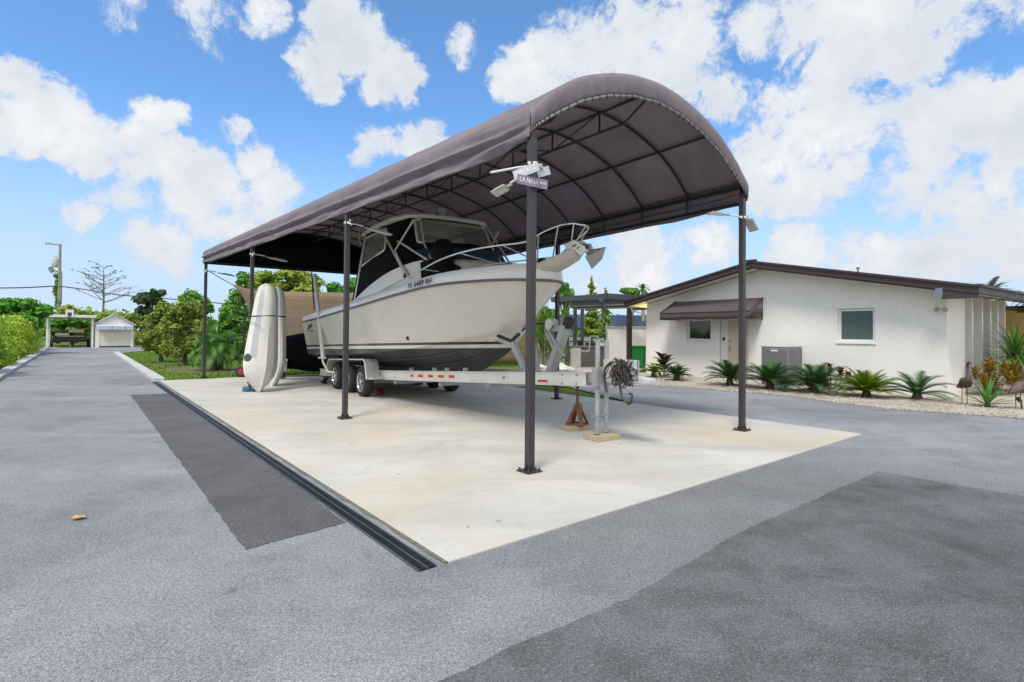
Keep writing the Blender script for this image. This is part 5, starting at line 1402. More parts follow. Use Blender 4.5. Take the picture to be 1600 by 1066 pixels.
for a, b in ((X0-.02, RX), (RX, X1+.02)):
    m.bar((a, Y0-.02, rz(a)+.115), (b, Y0-.02, rz(b)+.115), .04, .15); m.bar((a, Y0-.045, rz(a)+.215), (b, Y0-.045, rz(b)+.215), .09, .055)
    m.bar((a, Y0+.015, rz(a)+.03), (b, Y0+.015, rz(b)+.03), .03, .07)
m.bar((X1+.02, Y0-.04, rz(X1)+.12), (X1+.02, Y1, rz(X1)+.12), .04, .17); m.bar((X1+.05, Y0-.04, rz(X1)+.215), (X1+.05, Y1, rz(X1)+.215), .09, .055)
m.bar((X0-.02, Y0-.04, rz(X0)+.12), (X0-.02, Y1, rz(X0)+.12), .04, .17)
m.bar((RX-.16, Y0-.05, RZ+.245), (RX+.16, Y0-.05, RZ+.245), .12, .05)
m.extr([(9.60, Y0-.015, rz(X1)-.07), (X1+.01, Y0-.015, rz(X1)-.07), (X1+.01, Y0-.015, rz(X1)+.06), (9.60, Y0-.015, rz(9.60)+.04)], (0, .05, 0))
m.build('fascia', M['brown'], hs)
m = MB(); 
for y in (.9, 2.0, 3.1, 4.2): m.lathe([(0, 0), (.09, 0), (.10, -.012), (0, -.014)], (WL+.42, y, rz(WL+.42)+.02), n=12)
build_each(m, 'soffit_vent', M['accab'], hs)
m = MB(); m.lathe([(.025, 0), (.025, .18)], (7.35, .4, rz(7.35)+.2), n=8); m.lathe([(.05, .15), (.05, .2)], (7.35, .4, rz(7.35)+.2), n=8); m.build('vent_pipe', M['accab'], hs)
def window(w, glass, name='window'):
    a, b, z0, z1 = w; f = .075; y = .085
    m = MB()
    for x0, x1, q0, q1 in ((a, b, z0, z0+f), (a, b, z1-f, z1), (a, a+f, z0+f, z1-f), (b-f, b, z0+f, z1-f)): m.bb(x0, x1, y-.03, y+.04, q0, q1)
    o = m.build(name, M['wframe'], hs, bevel=.006)
    m = MB(); m.bb(a+f, b-f, y+.0, y+.012, z0+f, z1-f); m.build('pane', M[glass], o)
    m = MB(); m.bb(a-.02, b+.02, -.03, .11, z0-.05, z0-.002); m.build('sill', M['stucco'], o)
    m = MB(); m.add([(a, y+.35, z0), (b, y+.35, z0), (b, y+.35, z1), (a, y+.35, z1)], [(0, 1, 2, 3)]); m.build('blind', M['slate'] if glass == 'glassd' else M['reveal'], o)
window(W1, 'glassd'); window(W2, 'glassg')
a, b, z0, z1 = DR
m = MB(); m.bb(a+.28, b-.05, .07, .11, .02, z1-.05); d = m.build('door', M['door'], hs, bevel=.006)
m = MB(); m.bb(a+.02, a+.28, .06, .12, .0, z1-.02); m.bb(b-.05, b, .05, .12, 0, z1-.02); m.bb(a+.28, b-.05, .05, .12, z1-.05, z1-.0); m.build('door_frame', M['wframe'], hs)
m = MB(); m.bb(a+.33, a+.37, .04, .07, .95, 1.15); m.bb(a+.33, a+.38, .05, .07, 1.25, 1.33); m.build('handle', M['galv'], d)
m = MB(); m.bb(a+.10, a+.16, .03, .06, 1.32, 1.44); m.build('doorbell', M['blackpl'], hs)
# awning over window and door
aw = thing('awning', 'brown canvas awning over the small window and tan door of the white house', 'awning', HW(0, 0, 0), HA)
tl, tr_ = HL(1055, 472, -.01), HL(1192, 465, -.01); bl, br = HL(1031, 490, -.85), HL(1193, 485, -.85)
bl.x = tl.x-.03; br.x = tr_.x+.03; zb = (bl.z+br.z)/2; bl.z = br.z = zb
tl.z = tr_.z = (tl.z+tr_.z)/2
m = MB(); nx = 14; rows = []
for i in range(nx+1):
    u = i/nx; t_, b_ = tl.lerp(tr_, u), bl.lerp(br, u); sg_ = .03*math.sin(math.pi*u)
    row = [t_.lerp(b_, v)-Vector((0, 0, .05*math.sin(math.pi*v)))+Vector((0, 0, 0)) for v in (0, .25, .5, .75, 1)]
    row += [b_+Vector((0, .012*math.sin(u*60), -.12)), b_+Vector((0, .02*math.sin(u*60), -.24+.012*math.sin(u*23)))]
    rows.append(row)
m.grid(rows)
for u in (0, 1):
    t_, b_ = tl.lerp(tr_, u), bl.lerp(br, u); m.add([t_, b_, b_-Vector((0, 0, .24)), (t_.x, t_.y, zb-.24)], [(0, 1, 2, 3)])
m.build('canvas', M['awning'], aw, smooth=30, solid=.006)
m = MB(); m.tube([tl, bl, br, tr_], .018, 6); m.bar((tl.x, -.02, zb-.1), (bl.x, -.83, zb-.1), .03, .03); m.bar((tr_.x, -.02, zb-.1), (br.x, -.83, zb-.1), .03, .03); m.build('frame', M['brown'], aw)
# air conditioner
ac = thing('air_conditioner', 'grey louvred air conditioning condenser standing against the white house wall', 'air conditioner', HW(5.72, -.72), HA)
c1, c2 = HL(1196, 540, -1.15), HL(1259, 541, -1.0)
H_ = c1.z; aw_ = .82
m = MB(); m.bb(-aw_/2, aw_/2, -aw_/2, aw_/2, .06, H_-.05); body = m.build('cabinet', M['accab'], ac, bevel=.03)
m = MB(); m.bb(-aw_/2-.01, aw_/2+.01, -aw_/2-.01, aw_/2+.01, H_-.05, H_); m.build('top_panel', M['lightgrey'], ac, bevel=.015)
m = MB(); n = 24
for k in range(n):
    x = -aw_/2+.05+(aw_-.10)*k/(n-1); m.bb(x-.008, x+.008, -aw_/2-.012, -aw_/2+.002, .10, H_-.09); m.bb(aw_/2-.002, aw_/2+.012, x-.008, x+.008, .10, H_-.09)
m.build('louvre', M['accab'], ac)
m = MB(); m.bb(-.10, .10, -aw_/2-.018, -aw_/2-.008, H_-.17, H_-.12); m.build('badge', M['white'], ac, bevel=.004)
m = MB(); m.bb(-.45, .45, -.45, .45, -.02, .06); m.build('base_pad', M['kerb'], ac)
# wall fittings
def onhouse(name, label, cat, x, y, z, rot=0): return thing(name, label, cat, HW(x, y, z), HA)
q = HL(1468, 457, -.60); sk_ = onhouse('junction_box', 'small blue grey box fixed under the rake at the right corner of the house', 'junction box', q.x, -.57, q.z)
m = MB(); m.bb(-.07, .07, -.08, .03, -.10, .09); m.build('box', mat('bluegrey_box', (.20, .23, .32), .5), sk_, bevel=.01)
m = MB(); m.bb(-.075, .075, -.09, -.075, -.11, .10); m.build('cover', mat('bluegrey_cover', (.16, .19, .28), .5), sk_)
q = HL(1484, 481, 0); sc_ = onhouse('security_light', 'small double security floodlight high on the house corner', 'security light', WL-.08, -.0, q.z)
m = MB(); m.lathe([(.05, -.02), (.05, .02), (0, .03)], (0, -.02, 0), (0, -1, 0), 12); m.tube([(0, -.03, 0), (-.06, -.12, -.02)], .012, 6); m.tube([(0, -.03, 0), (.07, -.12, -.03)], .012, 6); m.tube([(0, -.01, .03), (-.02, -.01, .3)], .008, 5); m.build('mount', M['white'], sc_)
for s_ in (-1, 1):
    m = MB(); m.lathe([(.02, 0), (.055, .05), (.06, .10), (0, .10)], (s_*.06, -.10, -.02), (s_*.4, -1, -.4), 12); m.build('lamp_head', M['lamp'], sc_, smooth=40)
q = HL(999, 482, .3); wl = onhouse('wall_lantern', 'glowing wall lantern on the left side of the white house by the eave', 'wall light', -.12, .5, 2.35)
m = MB(); m.lathe([(.05, .0), (.05, .02), (.02, .04), (.02, .10)], (.10, 0, 0), (-1, 0, 0), 10); m.build('bracket', M['bronze'], wl)
mg, tg_, bg_ = newmat('lamp_glow'); bg_.inputs['Emission Color'].default_value = (1, .72, .25, 1); bg_.inputs['Emission Strength'].default_value = 6
m = MB(); m.lathe([(0, -.08), (.05, -.07), (.06, .03), (.02, .06), (0, .06)], (-.02, 0, 0), n=12); m.build('shade', mg, wl)
pl_ = bpy.data.lights.new('lantern_light', 'POINT'); pl_.energy = 18; pl_.color = (1, .68, .25); pl_.shadow_soft_size = .06
lo = bpy.data.objects.new('lantern_light', pl_); C.objects.link(lo); lo.parent = wl; lo.location = (-.16, -.02, -.05)
pw = onhouse('porch_light', 'small lit ceiling light under the warm lit porch at the right edge', 'ceiling light', WL+1.6, 8.0, 2.42)
m = MB(); m.lathe([(0, .04), (.12, .03), (.12, -.01), (0, -.02)], n=16); m.build('shade', mg, pw)
pl2 = bpy.data.lights.new('porch_lamp', 'POINT'); pl2.energy = 22; pl2.color = (1, .75, .38); pl2.shadow_soft_size = .1
lo2 = bpy.data.objects.new('porch_lamp', pl2); C.objects.link(lo2); lo2.parent = pw; lo2.location = (0, 0, -.15)
dp_ = HL(985, 488, 0); 
m = MB(); gx = -.30; m.tube([(-.5, -.3, 2.53), (-.5, -.3, 2.45), (-.03, .05, 2.25), (-.03, .05, .1)], .035, 8); m.build('downspout', M['cream'], hs, smooth=50)
_q = PY(983, 560, 24.4)
cp_ = thing('carport_post', 'dark brown post carrying the left eave of the white house', 'post', (_q.x, _q.y, 0), HA)
m = MB(); m.bb(-.09, .09, -.09, .09, 0, 2.55); m.build('shaft', M['brown'], cp_, bevel=.01)
m = MB(); m.bb(-.10, 1.0, -.06, .06, 2.555, 2.66); m.build('bracket', M['brown'], cp_)

# ------------------------------------------------------------------ patio beyond the house: pergola, counter, white store, bin, far building
pa = PY(866, 470, 23.4)
pg = thing('pergola', 'dark grey metal pergola with open louvres beside the white house', 'pergola', (pa.x, pa.y, 0))
wn = hx.copy(); wlg = 3.1; wv = wn*wlg; dn = Vector((.25, .968, 0))
pz0 = 2.84; dn = hy.copy(); de = Vector((.25, .968, 0)); PD = 8.0
def pe(t): return de*(PD*t)
def pf_(t): return wv+dn*(PD*t)
zv = Vector((0, 0, pz0))
m = MB()
m.bar(zv+Vector((0, 0, .11))-wn*.15, zv+wv+Vector((0, 0, .11)), .12, .20)
m.bar(zv+wv+Vector((0, 0, .115)), zv+pf_(1)+Vector((0, 0, .115)), .12, .20); m.bar(zv+Vector((0, 0, .10)), zv+pe(1)+Vector((0, 0, .10)), .12, .18); m.bar(zv+pe(1)+Vector((0, 0, .105)), zv+pf_(1)+Vector((0, 0, .105)), .12, .18)
for t in (.33, .66): m.bar(zv+pe(t)+Vector((0, 0, .03)), zv+pf_(t)+Vector((0, 0, .03)), .10, .14)
build_each(m, 'beam', M['slate'], pg)
m = MB()
for k in range(30):
    t = (k+1)/31; m.bar(zv+pe(t)+Vector((0, 0, .13)), zv+pf_(t)+Vector((0, 0, .13)), .13, .02, (0, .9, 1))
build_each(m, 'louvre', M['slate'], pg)
m = MB(); 
for t in (.36, .69): m.bar(zv+pe(t)*.98+wn*.2+Vector((0, 0, -.06)), zv+pf_(t)+Vector((0, 0, -.06)), .22, .03)
build_each(m, 'sky_strip', M['wframe'], pg)  # white bars stand in for bright sky between the louvres
D1 = dn*PD
_pp = [PY(885.5, 570, 24.0)-pg.location, PY(898, 560, 27.5)-pg.location, PY(909.5, 560, 30.5)-pg.location]
for (t, o_) in ((0, _pp[0]), (0, _pp[1]), (0, _pp[2]), (.5, D1)):
    m = MB(); q = wv*t+o_; m.box((q.x, q.y, (pz0)/2), (.14, .14, pz0), math.atan2(wn.y, wn.x)); m.build('post', M['slate'], pg, bevel=.008)
m = MB(); q = Vector((wlg*.62, 0, 0)); b = wv*.92-dn*.1+Vector((0, 0, pz0-.05)); m.lathe([(0, -.08), (.09, -.07), (.09, .08), (0, .09)], b, (0, -1, 0), 10); m.tube([b, b+Vector((.1, 0, -.3)), b+Vector((.25, .1, -.42))], .05, 8); m.build('camera_bracket', M['slate'], pg, smooth=50)
cc = PY(914, 560, 25.0); ct = thing('outdoor_counter', 'grey outdoor kitchen counter under the pergola', 'counter', (cc.x, cc.y, 0), .3)
m = MB(); m.box((0, 0, .45), (1.75, .7, .90)); m.build('base', M['counter'], ct, bevel=.01)
m = MB(); m.box((0, 0, .93), (1.85, .8, .06)); m.build('top', M['accab'], ct, bevel=.01)
m = MB(); m.box((-.62, -.355, .45), (.5, .02, .86)); m.build('side_panel', M['stone'], ct)
m = MB(); m.lathe([(0, 0), (.10, 0), (.13, .12), (.10, .24), (0, .26)], (-.25, 0, .96), n=12); m.box((.3, 0, 1.03), (.5, .3, .14)); o = m.build('kettle_grill', M['blackpl'], ct, smooth=40)
wa, wb2 = PY(947, 575, 27.5), PY(1012, 575, 27.0)
ws = thing('garden_store', 'plain white walled garden store behind the pergola beside the house', 'shed', (wa.x, wa.y, 0), math.atan2(wb2.y-wa.y, wb2.x-wa.x))
m = MB(); ww = (wb2-wa).length; m.bb(0, ww+.8, 0, 3, 0, 1.82); m.build('wall', M['stucco'], ws)
m = MB(); m.bb(-.05, ww+.85, -.06, 3.05, 1.82, 1.88); m.bb(0, .05, -.03, .0, 0, 2.05); m.bb(ww*.52, ww*.52+.03, -.01, .0, 0, 2.05); m.build('trim', M['reveal'], ws)
bn = PY(996, 575, 24.6); bi = thing('wheelie_bin', 'bright green bin standing by the left corner of the white house', 'bin', (bn.x, bn.y, 0), R(-25))
m = MB(); m.extr([(-.30, -.3, .05), (.30, -.3, .05), (.33, -.3, .92), (-.33, -.3, .92)], (0, .6, 0)); m.build('body', M['green'], bi, bevel=.02)
m = MB(); m.bb(-.36, .36, -.35, .35, .92, .99); m.build('lid', M['green'], bi, bevel=.02)
fb = PY(925, 545, 42); fbh = thing('far_house', 'distant white house with blue grey ribbed metal roof seen under the pergola', 'house', (fb.x, fb.y, 0), .1)
m = MB(); m.bb(-5, 5, 0, 6, 0, 1.85); m.build('wall', M['stucco'], fbh)
m = MB(); z0_, z1_ = 1.85, 3.0
m.add([(-5.6, -.6, z0_), (5.6, -.6, z0_), (5.6, 3, z1_), (-5.6, 3, z1_), (5.6, 6.6, z0_), (-5.6, 6.6, z0_)], [(0, 1, 2, 3), (3, 2, 4, 5)])
for k in range(38): x = -5.6+k*.3; m.bar((x, -.6, z0_+.03), (x, 3, z1_+.03), .05, .05)
m.build('roof', M['blueroof'], fbh, solid=.03)
m = MB()
for z in (.85, 1.25): m.bb(-5, 5, -.03, 0, z, z+.06)
m.build('wall_band', M['slate'], fbh)
# stones and yucca clump by the counter
for i, (px, py, r_) in enumerate(((846, 574, .30), (858, 576, .26), (878, 575, .34), (890, 574, .24))):
    p = PY(px, py, 21.2); m = MB(); m.ball((0, 0, r_*.45), r_*.85, r_*.7, r_*.62, 8, 6)
    m.v = [(x*(1+.6*noise.noise((x*4+i*3, y*4, z*4))), y*(1+.6*noise.noise((x*4, y*4+i, z*4))), z*(1+.2*noise.noise((x*3, y*3, z*3+i*5)))) for x, y, z in m.v]
    o = m.build('boulder', M['stone']); o.location = (p.x, p.y, 0)
    tag(o, ('white boulder at the left of the yucca clump', 'white boulder touching the left one under the yucca clump', 'tall white boulder right of the winch post', 'white boulder nearest the pergola post')[i], 'boulder', 'white boulders round the yuccas')
def yucca(label, base, stems, seed, n=34, lm='yucca', bk='palebark', ln=.75):
    t = thing('yucca', label, 'yucca', base); rg = random.Random(seed); tr = MB(); m = MB()
    for (dx, dy, h) in stems:
        tr.tube([(dx*.3, dy*.3, -.03), (dx*.6, dy*.6, h*.5), (dx, dy, h)], [.085, .065, .05], 8)
        for i in range(n):
            q = i/n; sword(m, (dx, dy, h-.12+.12*q), i*2.39996, lerp(-.55, 1.35, q)+rg.uniform(-.1, .1), ln*rg.uniform(.8, 1.1), .042, rg, .35)
    tr.build('trunk', M[bk], t, smooth=50); m.build('leaves', L[lm], t, smooth=60); return t
yb_ = PY(852, 572, 21.8); yucca('tall many headed yucca with pale trunks between the bow and the pergola', (yb_.x, yb_.y, 0), [(0, .1, 2.05), (-.35, 0, 1.35), (.30, .2, 1.55), (-.25, .3, 1.85), (.15, -.2, .95), (.75, .0, 2.25), (.62, -.2, .55)], 5, 46)

# ------------------------------------------------------------------ planting along the house
def at(px, py): p = G(px, py); return (p.x, p.y, .01)
sago('young lime tipped cycad at the left end of the house bed under the wiring', at(1022, 590), .55, 1.0, 1, 'sagolime', 20)
sago('small dark cycad left of the awning beside the dark red cordyline', at(1057, 595), .62, 1.0, 2)
sago('dark cycad in front of the tan door', at(1140, 603), .92, 1.0, 3, n=34, trunk=.2)
sago('dark cycad in front of the grey air conditioner', at(1203, 609), 1.0, 1.05, 4, n=38, trunk=.18)
sago('dark cycad between the air conditioner and the lime cycad', at(1274, 614.5), 1.04, 1.1, 5, n=38, trunk=.16)
sago('bright lime green cycad in front of the burgundy shrub below the right window', at(1354, 621), .86, .85, 6, 'sagolime', 48, trunk=.12)
sago('dark cycad with few drooping fronds near the right corner of the house', at(1433, 625), .95, 1.15, 7, n=18, trunk=.12)
def cordyline(label, base, seed, h=.75, n=9, lm='darkred', w=.10, ln=.55):
    t = thing('cordyline', label, 'shrub', base); rg = random.Random(seed); tr = MB(); m = MB()
    tr.tube([(0, 0, -.02), (.02, 0, h*.5), (0, .02, h)], [.03, .025, .02], 6)
    for i in range(n):
        q = i/n; z = lerp(h*.3, h, q); a = i*2.39996; tr.tube([(0, 0, z-.05), (.08*math.cos(a), .08*math.sin(a), z)], .010, 5)
        sword(m, (.07*math.cos(a), .07*math.sin(a), z), a, lerp(.35, 1.0, q), ln*rg.uniform(.8, 1.1), w*2.6, rg, 1.0, 7)
    tr.build('stem', M['bark'], t); m.build('leaves', L[lm], t, smooth=60); return t
cordyline('dark red broad leaved cordyline behind the small cycad below the awning', (HW(1.55, -.9).x, HW(1.55, -.9).y, 0), 1, .62, 13)
cordyline('low dark leaved plant between the cordyline and the door cycad', (HW(2.35, -1.1).x, HW(2.35, -1.1).y, 0), 2, .25, 8, 'darkred', .07, .42)
def shrub(name, label, base, r, h, lm, n, size, seed, k=10, cat='shrub'):
    t = thing(name, label, cat, base); rg = random.Random(seed); tr = MB()
    for i in range(7):
        a = rg.uniform(0, 6.3); tr.tube([(0, 0, -.02), (r*.35*math.cos(a), r*.35*math.sin(a), h*.45), (r*.6*math.cos(a), r*.6*math.sin(a), h*.75)], [.02, .014, .006], 5)
    tr.build('stem', M['bark'], t); leaves(crown_blobs((0, 0, h*.55), r, h*.52, k, seed, .6), n, size, seed, 2.6, .4).build('leaves', L[lm], t); return t
def rosette_shrub(label, base, seed, heads, lm, ln, group=None):
    t = thing('croton', label, 'shrub', base); rg = random.Random(seed); tr = MB(); m = MB()
    for (dx, dy, h) in heads:
        tr.tube([(0, 0, -.02), (dx*.6, dy*.6, h*.6), (dx, dy, h)], [.02, .015, .01], 5)
        for i in range(22):
            q = i/22; sword(m, (dx, dy, h-.22+.22*q), i*2.39996, lerp(-.1, 1.2, q), ln*rg.uniform(.7, 1.1), .085, rg, .6, 5)
    tr.build('stem', M['bark'], t); m.build('leaves', L[lm], t, smooth=60); return t
hw = lambda x, y: (HW(x, y).x, HW(x, y).y, 0)
rosette_shrub('burgundy leaved shrub behind the lime green cycad', hw(7.05, -.55), 3, [(-.25, 0, .5), (.0, .1, .62), (.25, 0, .55), (-.4, -.1, .4), (.4, -.1, .42)], 'burgundy', .24)
shrub('low_shrub', 'low dark green shrub filling between the lime cycad and its dark neighbour', hw(6.75, -.75), .42, .55, 'dark', 1500, .05, 8)
rosette_shrub('small burgundy tuft at the left foot of the lime green cycad', hw(6.7, -1.05), 6, [(-.1, 0, .34), (.12, .05, .4), (.0, -.1, .28)], 'burgundy', .2)
cr = G(1545, 618); rosette_shrub('orange and green croton behind the spiky rosette at the house corner', (cr.x, cr.y, 0), 4, [(-.35, 0, .62), (-.1, -.1, .75), (.15, .1, .80), (.4, 0, .72), (.0, -.2, .45), (.35, -.2, .5), (-.3, -.2, .42), (.65, 0, .75), (.8, .1, .5)], 'croton', .30)
cr = G(1600, 614); rosette_shrub('orange croton at the right edge behind the second metal bird', (cr.x, cr.y, 0), 9, [(-.2, 0, .5), (.1, .1, .6), (.3, 0, .45), (0, -.2, .35)], 'croton', .30)
def rosette(name, label, base, n, ln, w, lm, seed, drop=.5, el=(.05, 1.4)):
    t = thing(name, label, 'plant', base); rg = random.Random(seed); m = MB(); tr = MB(); tr.lathe([(.05, -.02), (.06, .04), (.02, .09), (0, .09)], n=8); tr.build('base', M['bark'], t)
    for i in range(n): q = i/n; sword(m, (0, 0, .04), i*2.39996, lerp(el[0], el[1], q)+rg.uniform(-.1, .1), ln*rg.uniform(.75, 1.1), w, rg, drop)
    m.build('leaves', L[lm], t, smooth=60); return t
rosette('spiky_rosette', 'bright green spiky rosette plant in front of the croton', at(1543, 637), 22, .72, .055, 'agave', 2, .35)
yk = HW(10.22, 3.05); yucca('large spiky yucca at the right edge beside the house side wall', (yk.x, yk.y, 0), [(0, 0, 1.15), (.25, .3, .8)], 8, 80, 'agave', 'bark', 1.05)
# garden spot lights
for lab, px, py in (('small garden spotlight staked left of the cycad by the awning', 1034, 594), ('small garden spotlight staked between the two dark cycads', 1228, 612), ('small dark garden spotlight at the right edge by the second metal bird', 1598, 640)):
    p = G(px, py); o = thing('garden_spotlight', lab, 'garden light', (p.x, p.y, 0), 0, 'garden spotlights in the gravel')
    m = MB(); m.tube([(0, 0, -.02), (-.03, 0, .16)], .012, 6); m.build('stake', M['blackpl'], o)
    m = MB(); m.lathe([(.025, 0), (.04, .03), (.042, .11), (.03, .11), (.03, .09), (0, .09)], (-.03, 0, .16), (-.6, .2, .8), 10); m.build('lamp_head', M['blackpl'], o, smooth=40)
# metal wading birds
def heron(label, px, py, face, hgt, seed):
    p = G(px, py); o = thing('metal_heron', label, 'garden statue', (p.x, p.y, 0), face, 'metal wading birds by the house corner')
    k = hgt/1.15; b = MB()
    spine = [(.34, 0, .42), (.22, 0, .50), (.05, 0, .60), (-.10, 0, .66), (-.16, 0, .76), (-.13, 0, .90), (-.10, 0, 1.00), (-.15, 0, 1.09), (-.21, 0, 1.115), (-.30, 0, 1.10), (-.42, 0, 1.06)]
    rad = [.015, .07, .125, .09, .05, .032, .028, .036, .034, .014, .004]
    P = smoothtab(spine, 4); RR = [interp([(i, r) for i, r in enumerate(rad)], j/4)[0] for j in range(len(P))]
    b.tube([q*k for q in P], [r*k for r in RR], 12); b.build('body', M['statue'], o, smooth=60)
    for s_ in (-1, 1):
        w = MB(); rows = []
        for i in range(6):
            t = i/5; rows.append([Vector((lerp(-.05, .36, t), s_*(.115-.05*t), lerp(.68, .47, t)))*k, Vector((lerp(-.02, .36, t), s_*(.14-.08*t), lerp(.58, .44, t)))*k, Vector((lerp(.02, .34, t), s_*(.11-.06*t), lerp(.48, .41, t)))*k])
        w.grid(rows); w.build('wing', M['statue'], o, smooth=60, solid=.008)
        l = MB(); l.tube([(.05*k, s_*.05*k, .52*k), (.07*k, s_*.055*k, .28*k), (.06*k, s_*.055*k, 0)], .009, 6); l.tube([(.10*k, s_*.055*k, .006), (-.06*k, s_*.07*k, .006)], .007, 5); l.build('leg', M['rust'], o)
heron('rusty metal heron statue standing upright by the white house corner', 1509, 634, math.atan2(12.5, 10.2)+.35, 1.0, 1)
heron('rusty metal heron statue stooping at the right edge beside the croton', 1594, 640, math.pi+.25, .95, 2)
m = MB(); a = PY(487, 424, 18.6); b = PY(491, 482, 18.6)
ch = thing('hanging_chain', 'dark chain hanging from the rear of the canopy above the boat stern', 'chain', a)
for k in range(34):
    p = a.lerp(b, k/33)-a; w = Vector((1, 0, 0)) if k % 2 else Vector((0, 1, 0))
    m.tube([p+w*.022*math.cos(q)+Vector((0, 0, .032*math.sin(q))) for q in [2*math.pi*j/6 for j in range(6)]], .010, 4, closed=True)
m.build('links', M['wire'], ch)

# ------------------------------------------------------------------ far left: carport, shed, hedge, utility pole
rd = R(38.5); rx_ = Vector((math.cos(rd), math.sin(rd), 0))
cpA = PY(73, 543, 42.8); cpA.z = 0
car = thing('carport', 'white flat roofed carport at the far end of the driveway', 'carport', cpA, rd)
def RL_(px, py):                            # photo pixel -> carport-front-local x,z
    d = ray(px, py); n = Vector((-rx_.y, rx_.x, 0)); t = (cpA-E0).dot(n)/d.dot(n); q = E0+d*t; return (q-cpA).dot(rx_), q.z
cw_, chh = RL_(145, 497)
m = MB(); m.bb(-.55, cw_+.22, -.3, 5.2, chh+.02, chh+.22); m.build('roof', M['wframe'], car)
m = MB(); m.bb(-.5, cw_+.2, -.25, 5.1, chh-.02, chh+.02); m.build('ceiling', M['reveal'], car)
for x, y in ((0, 0), (cw_, 0), (0, 5), (cw_, 5)):
    m = MB(); m.bb(x-.065, x+.065, y-.065, y+.065, 0, chh); m.build('post', M['wframe'], car)
bx, bzz = RL_(109, 485); bbk = thing('backboard', 'small white backboard with a dark square mounted on the carport roof edge', 'backboard', cpA+rx_*bx+Vector((0, 0, chh)), rd)
m = MB(); m.bb(-.26, .26, -.36, -.33, .05, .62); m.build('board', M['white'], bbk)
m = MB(); m.bb(-.13, .13, -.37, -.36, .12, .40); m.bb(-.05, .05, -.37, -.30, -.12, .14); m.build('target_square', M['slate'], bbk)
ut = thing('utility_trailer', 'dark utility trailer loaded with pale lumber parked under the white carport', 'trailer', cpA+rx_*(cw_*.5)+Vector((-rx_.y, rx_.x, 0))*1.2, rd)
m = MB(); m.bb(-1.05, 1.05, -.5, 2.2, .42, .52); m.bb(-1.05, -1.0, -.5, 2.2, .5, .95); m.bb(1.0, 1.05, -.5, 2.2, .5, .95); m.bb(-1.05, 1.05, -.52, -.47, .5, .85); m.bar((0, -.5, .4), (0, -1.5, .3), .08, .08); m.build('bed', M['blackpl'], ut)
for x in (-1.18, 1.18):
    m = MB(); m.lathe([(0, -.10), (.18, -.10), (.33, -.09), (.34, .0), (.33, .09), (.18, .10), (0, .10)], (x, .9, .34), (1, 0, 0), 18); m.build('wheel', M['tyre'], ut, smooth=50)
m = MB(); m.bar((0, -1.45, .05), (0, -1.45, .42), .06, .06); m.lathe([(0, 0), (.08, 0), (.08, .03), (0, .03)], (0, -1.45, .0), n=10); m.build('tongue_jack', M['galv'], ut)
lum = thing('lumber_stack', 'pale lumber boards stacked on the dark utility trailer', 'lumber', ut.location+Vector((0, 0, .52)), rd)
m = MB(); rg = random.Random(6)
for k in range(12): m.bb(.0-.1+rg.uniform(-.05, .05), .85+rg.uniform(-.05, .05), -.4+.0*k, 2.0, .42+k*.045, .455+k*.045) if k > 5 else m.bb(-.9+rg.uniform(0, .1), .9, -.4, 2.0, .0+k*.07, .05+k*.07)
m.build('boards', M['lumber'], lum)
m = MB(); m.bb(-.95, -.05, -.35, 1.9, .42, .62); m.build('tarp', M['reveal'], lum, bevel=.06)
sx0, sz0 = RL_(149, 507); sx1, _ = RL_(209, 507); sxm, szm = RL_(179, 491)
sd_ = thing('shed', 'pale gabled garage with white awning valance and roller door beside the carport', 'garage', cpA+rx_*sx0, rd); sw = sx1-sx0
m = MB(); m.extr([(0, 0, 0), (.28*sw*.4, 0, 0), (.28*sw*.4, 0, sz0-.35), (sw*.93, 0, sz0-.35), (sw*.93, 0, 0), (sw, 0, 0), (sw, 0, sz0), (sw/2, 0, szm-.05), (0, 0, sz0)], (0, .12, 0)); m.bb(0, .1, .12, 5, 0, sz0); m.bb(sw-.1, sw, .12, 5, 0, sz0); m.build('wall', M['stucco'], sd_)
m = MB(); m.bb(.112*sw, sw*.93, .04, .10, .12, sz0-.35); m.build('door', M['cream'], sd_)
m = MB(); m.bb(.10*sw, sw*.94, .03, .10, .02, .12); m.build('door_seal', M['slate'], sd_)
m = MB()
for a, b, za, zb in ((-.15, sw/2, sz0-.03, szm+.02), (sw/2, sw+.15, szm+.02, sz0-.03)): m.add([(a, -.15, za), (b, -.15, zb), (b, 5.1, zb), (a, 5.1, za)], [(0, 1, 2, 3)])
m.build('roof', M['reveal'], sd_, solid=.08)
m = MB(); m.extr([(.02*sw, -.02, sz0+.0), (sw*.98, -.02, sz0+.0), (sw*.98, -.40, sz0-.12), (.02*sw, -.40, sz0-.12)], (0, 0, -.01)); m.bb(.02*sw, sw*.98, -.42, -.40, sz0-.42, sz0-.12); m.build('awning', mat('pale_blue_awning', (.50, .55, .66), .6), sd_)
m = MB(); 
for x in (.42, .76): m.bb(sw*x, sw*x+.03, -.43, -.39, sz0-.42, sz0-.1)
build_each(m, 'awning_strut', M['slate'], sd_)
m = MB(); 
for k in range(5): m.bb(sw*(.80+k*.025), sw*(.80+k*.025)+.04, .02, .04, 1.62+.03*(k % 2), 1.70+.03*(k % 2))
m.build('plaque', M['slate'], sd_)
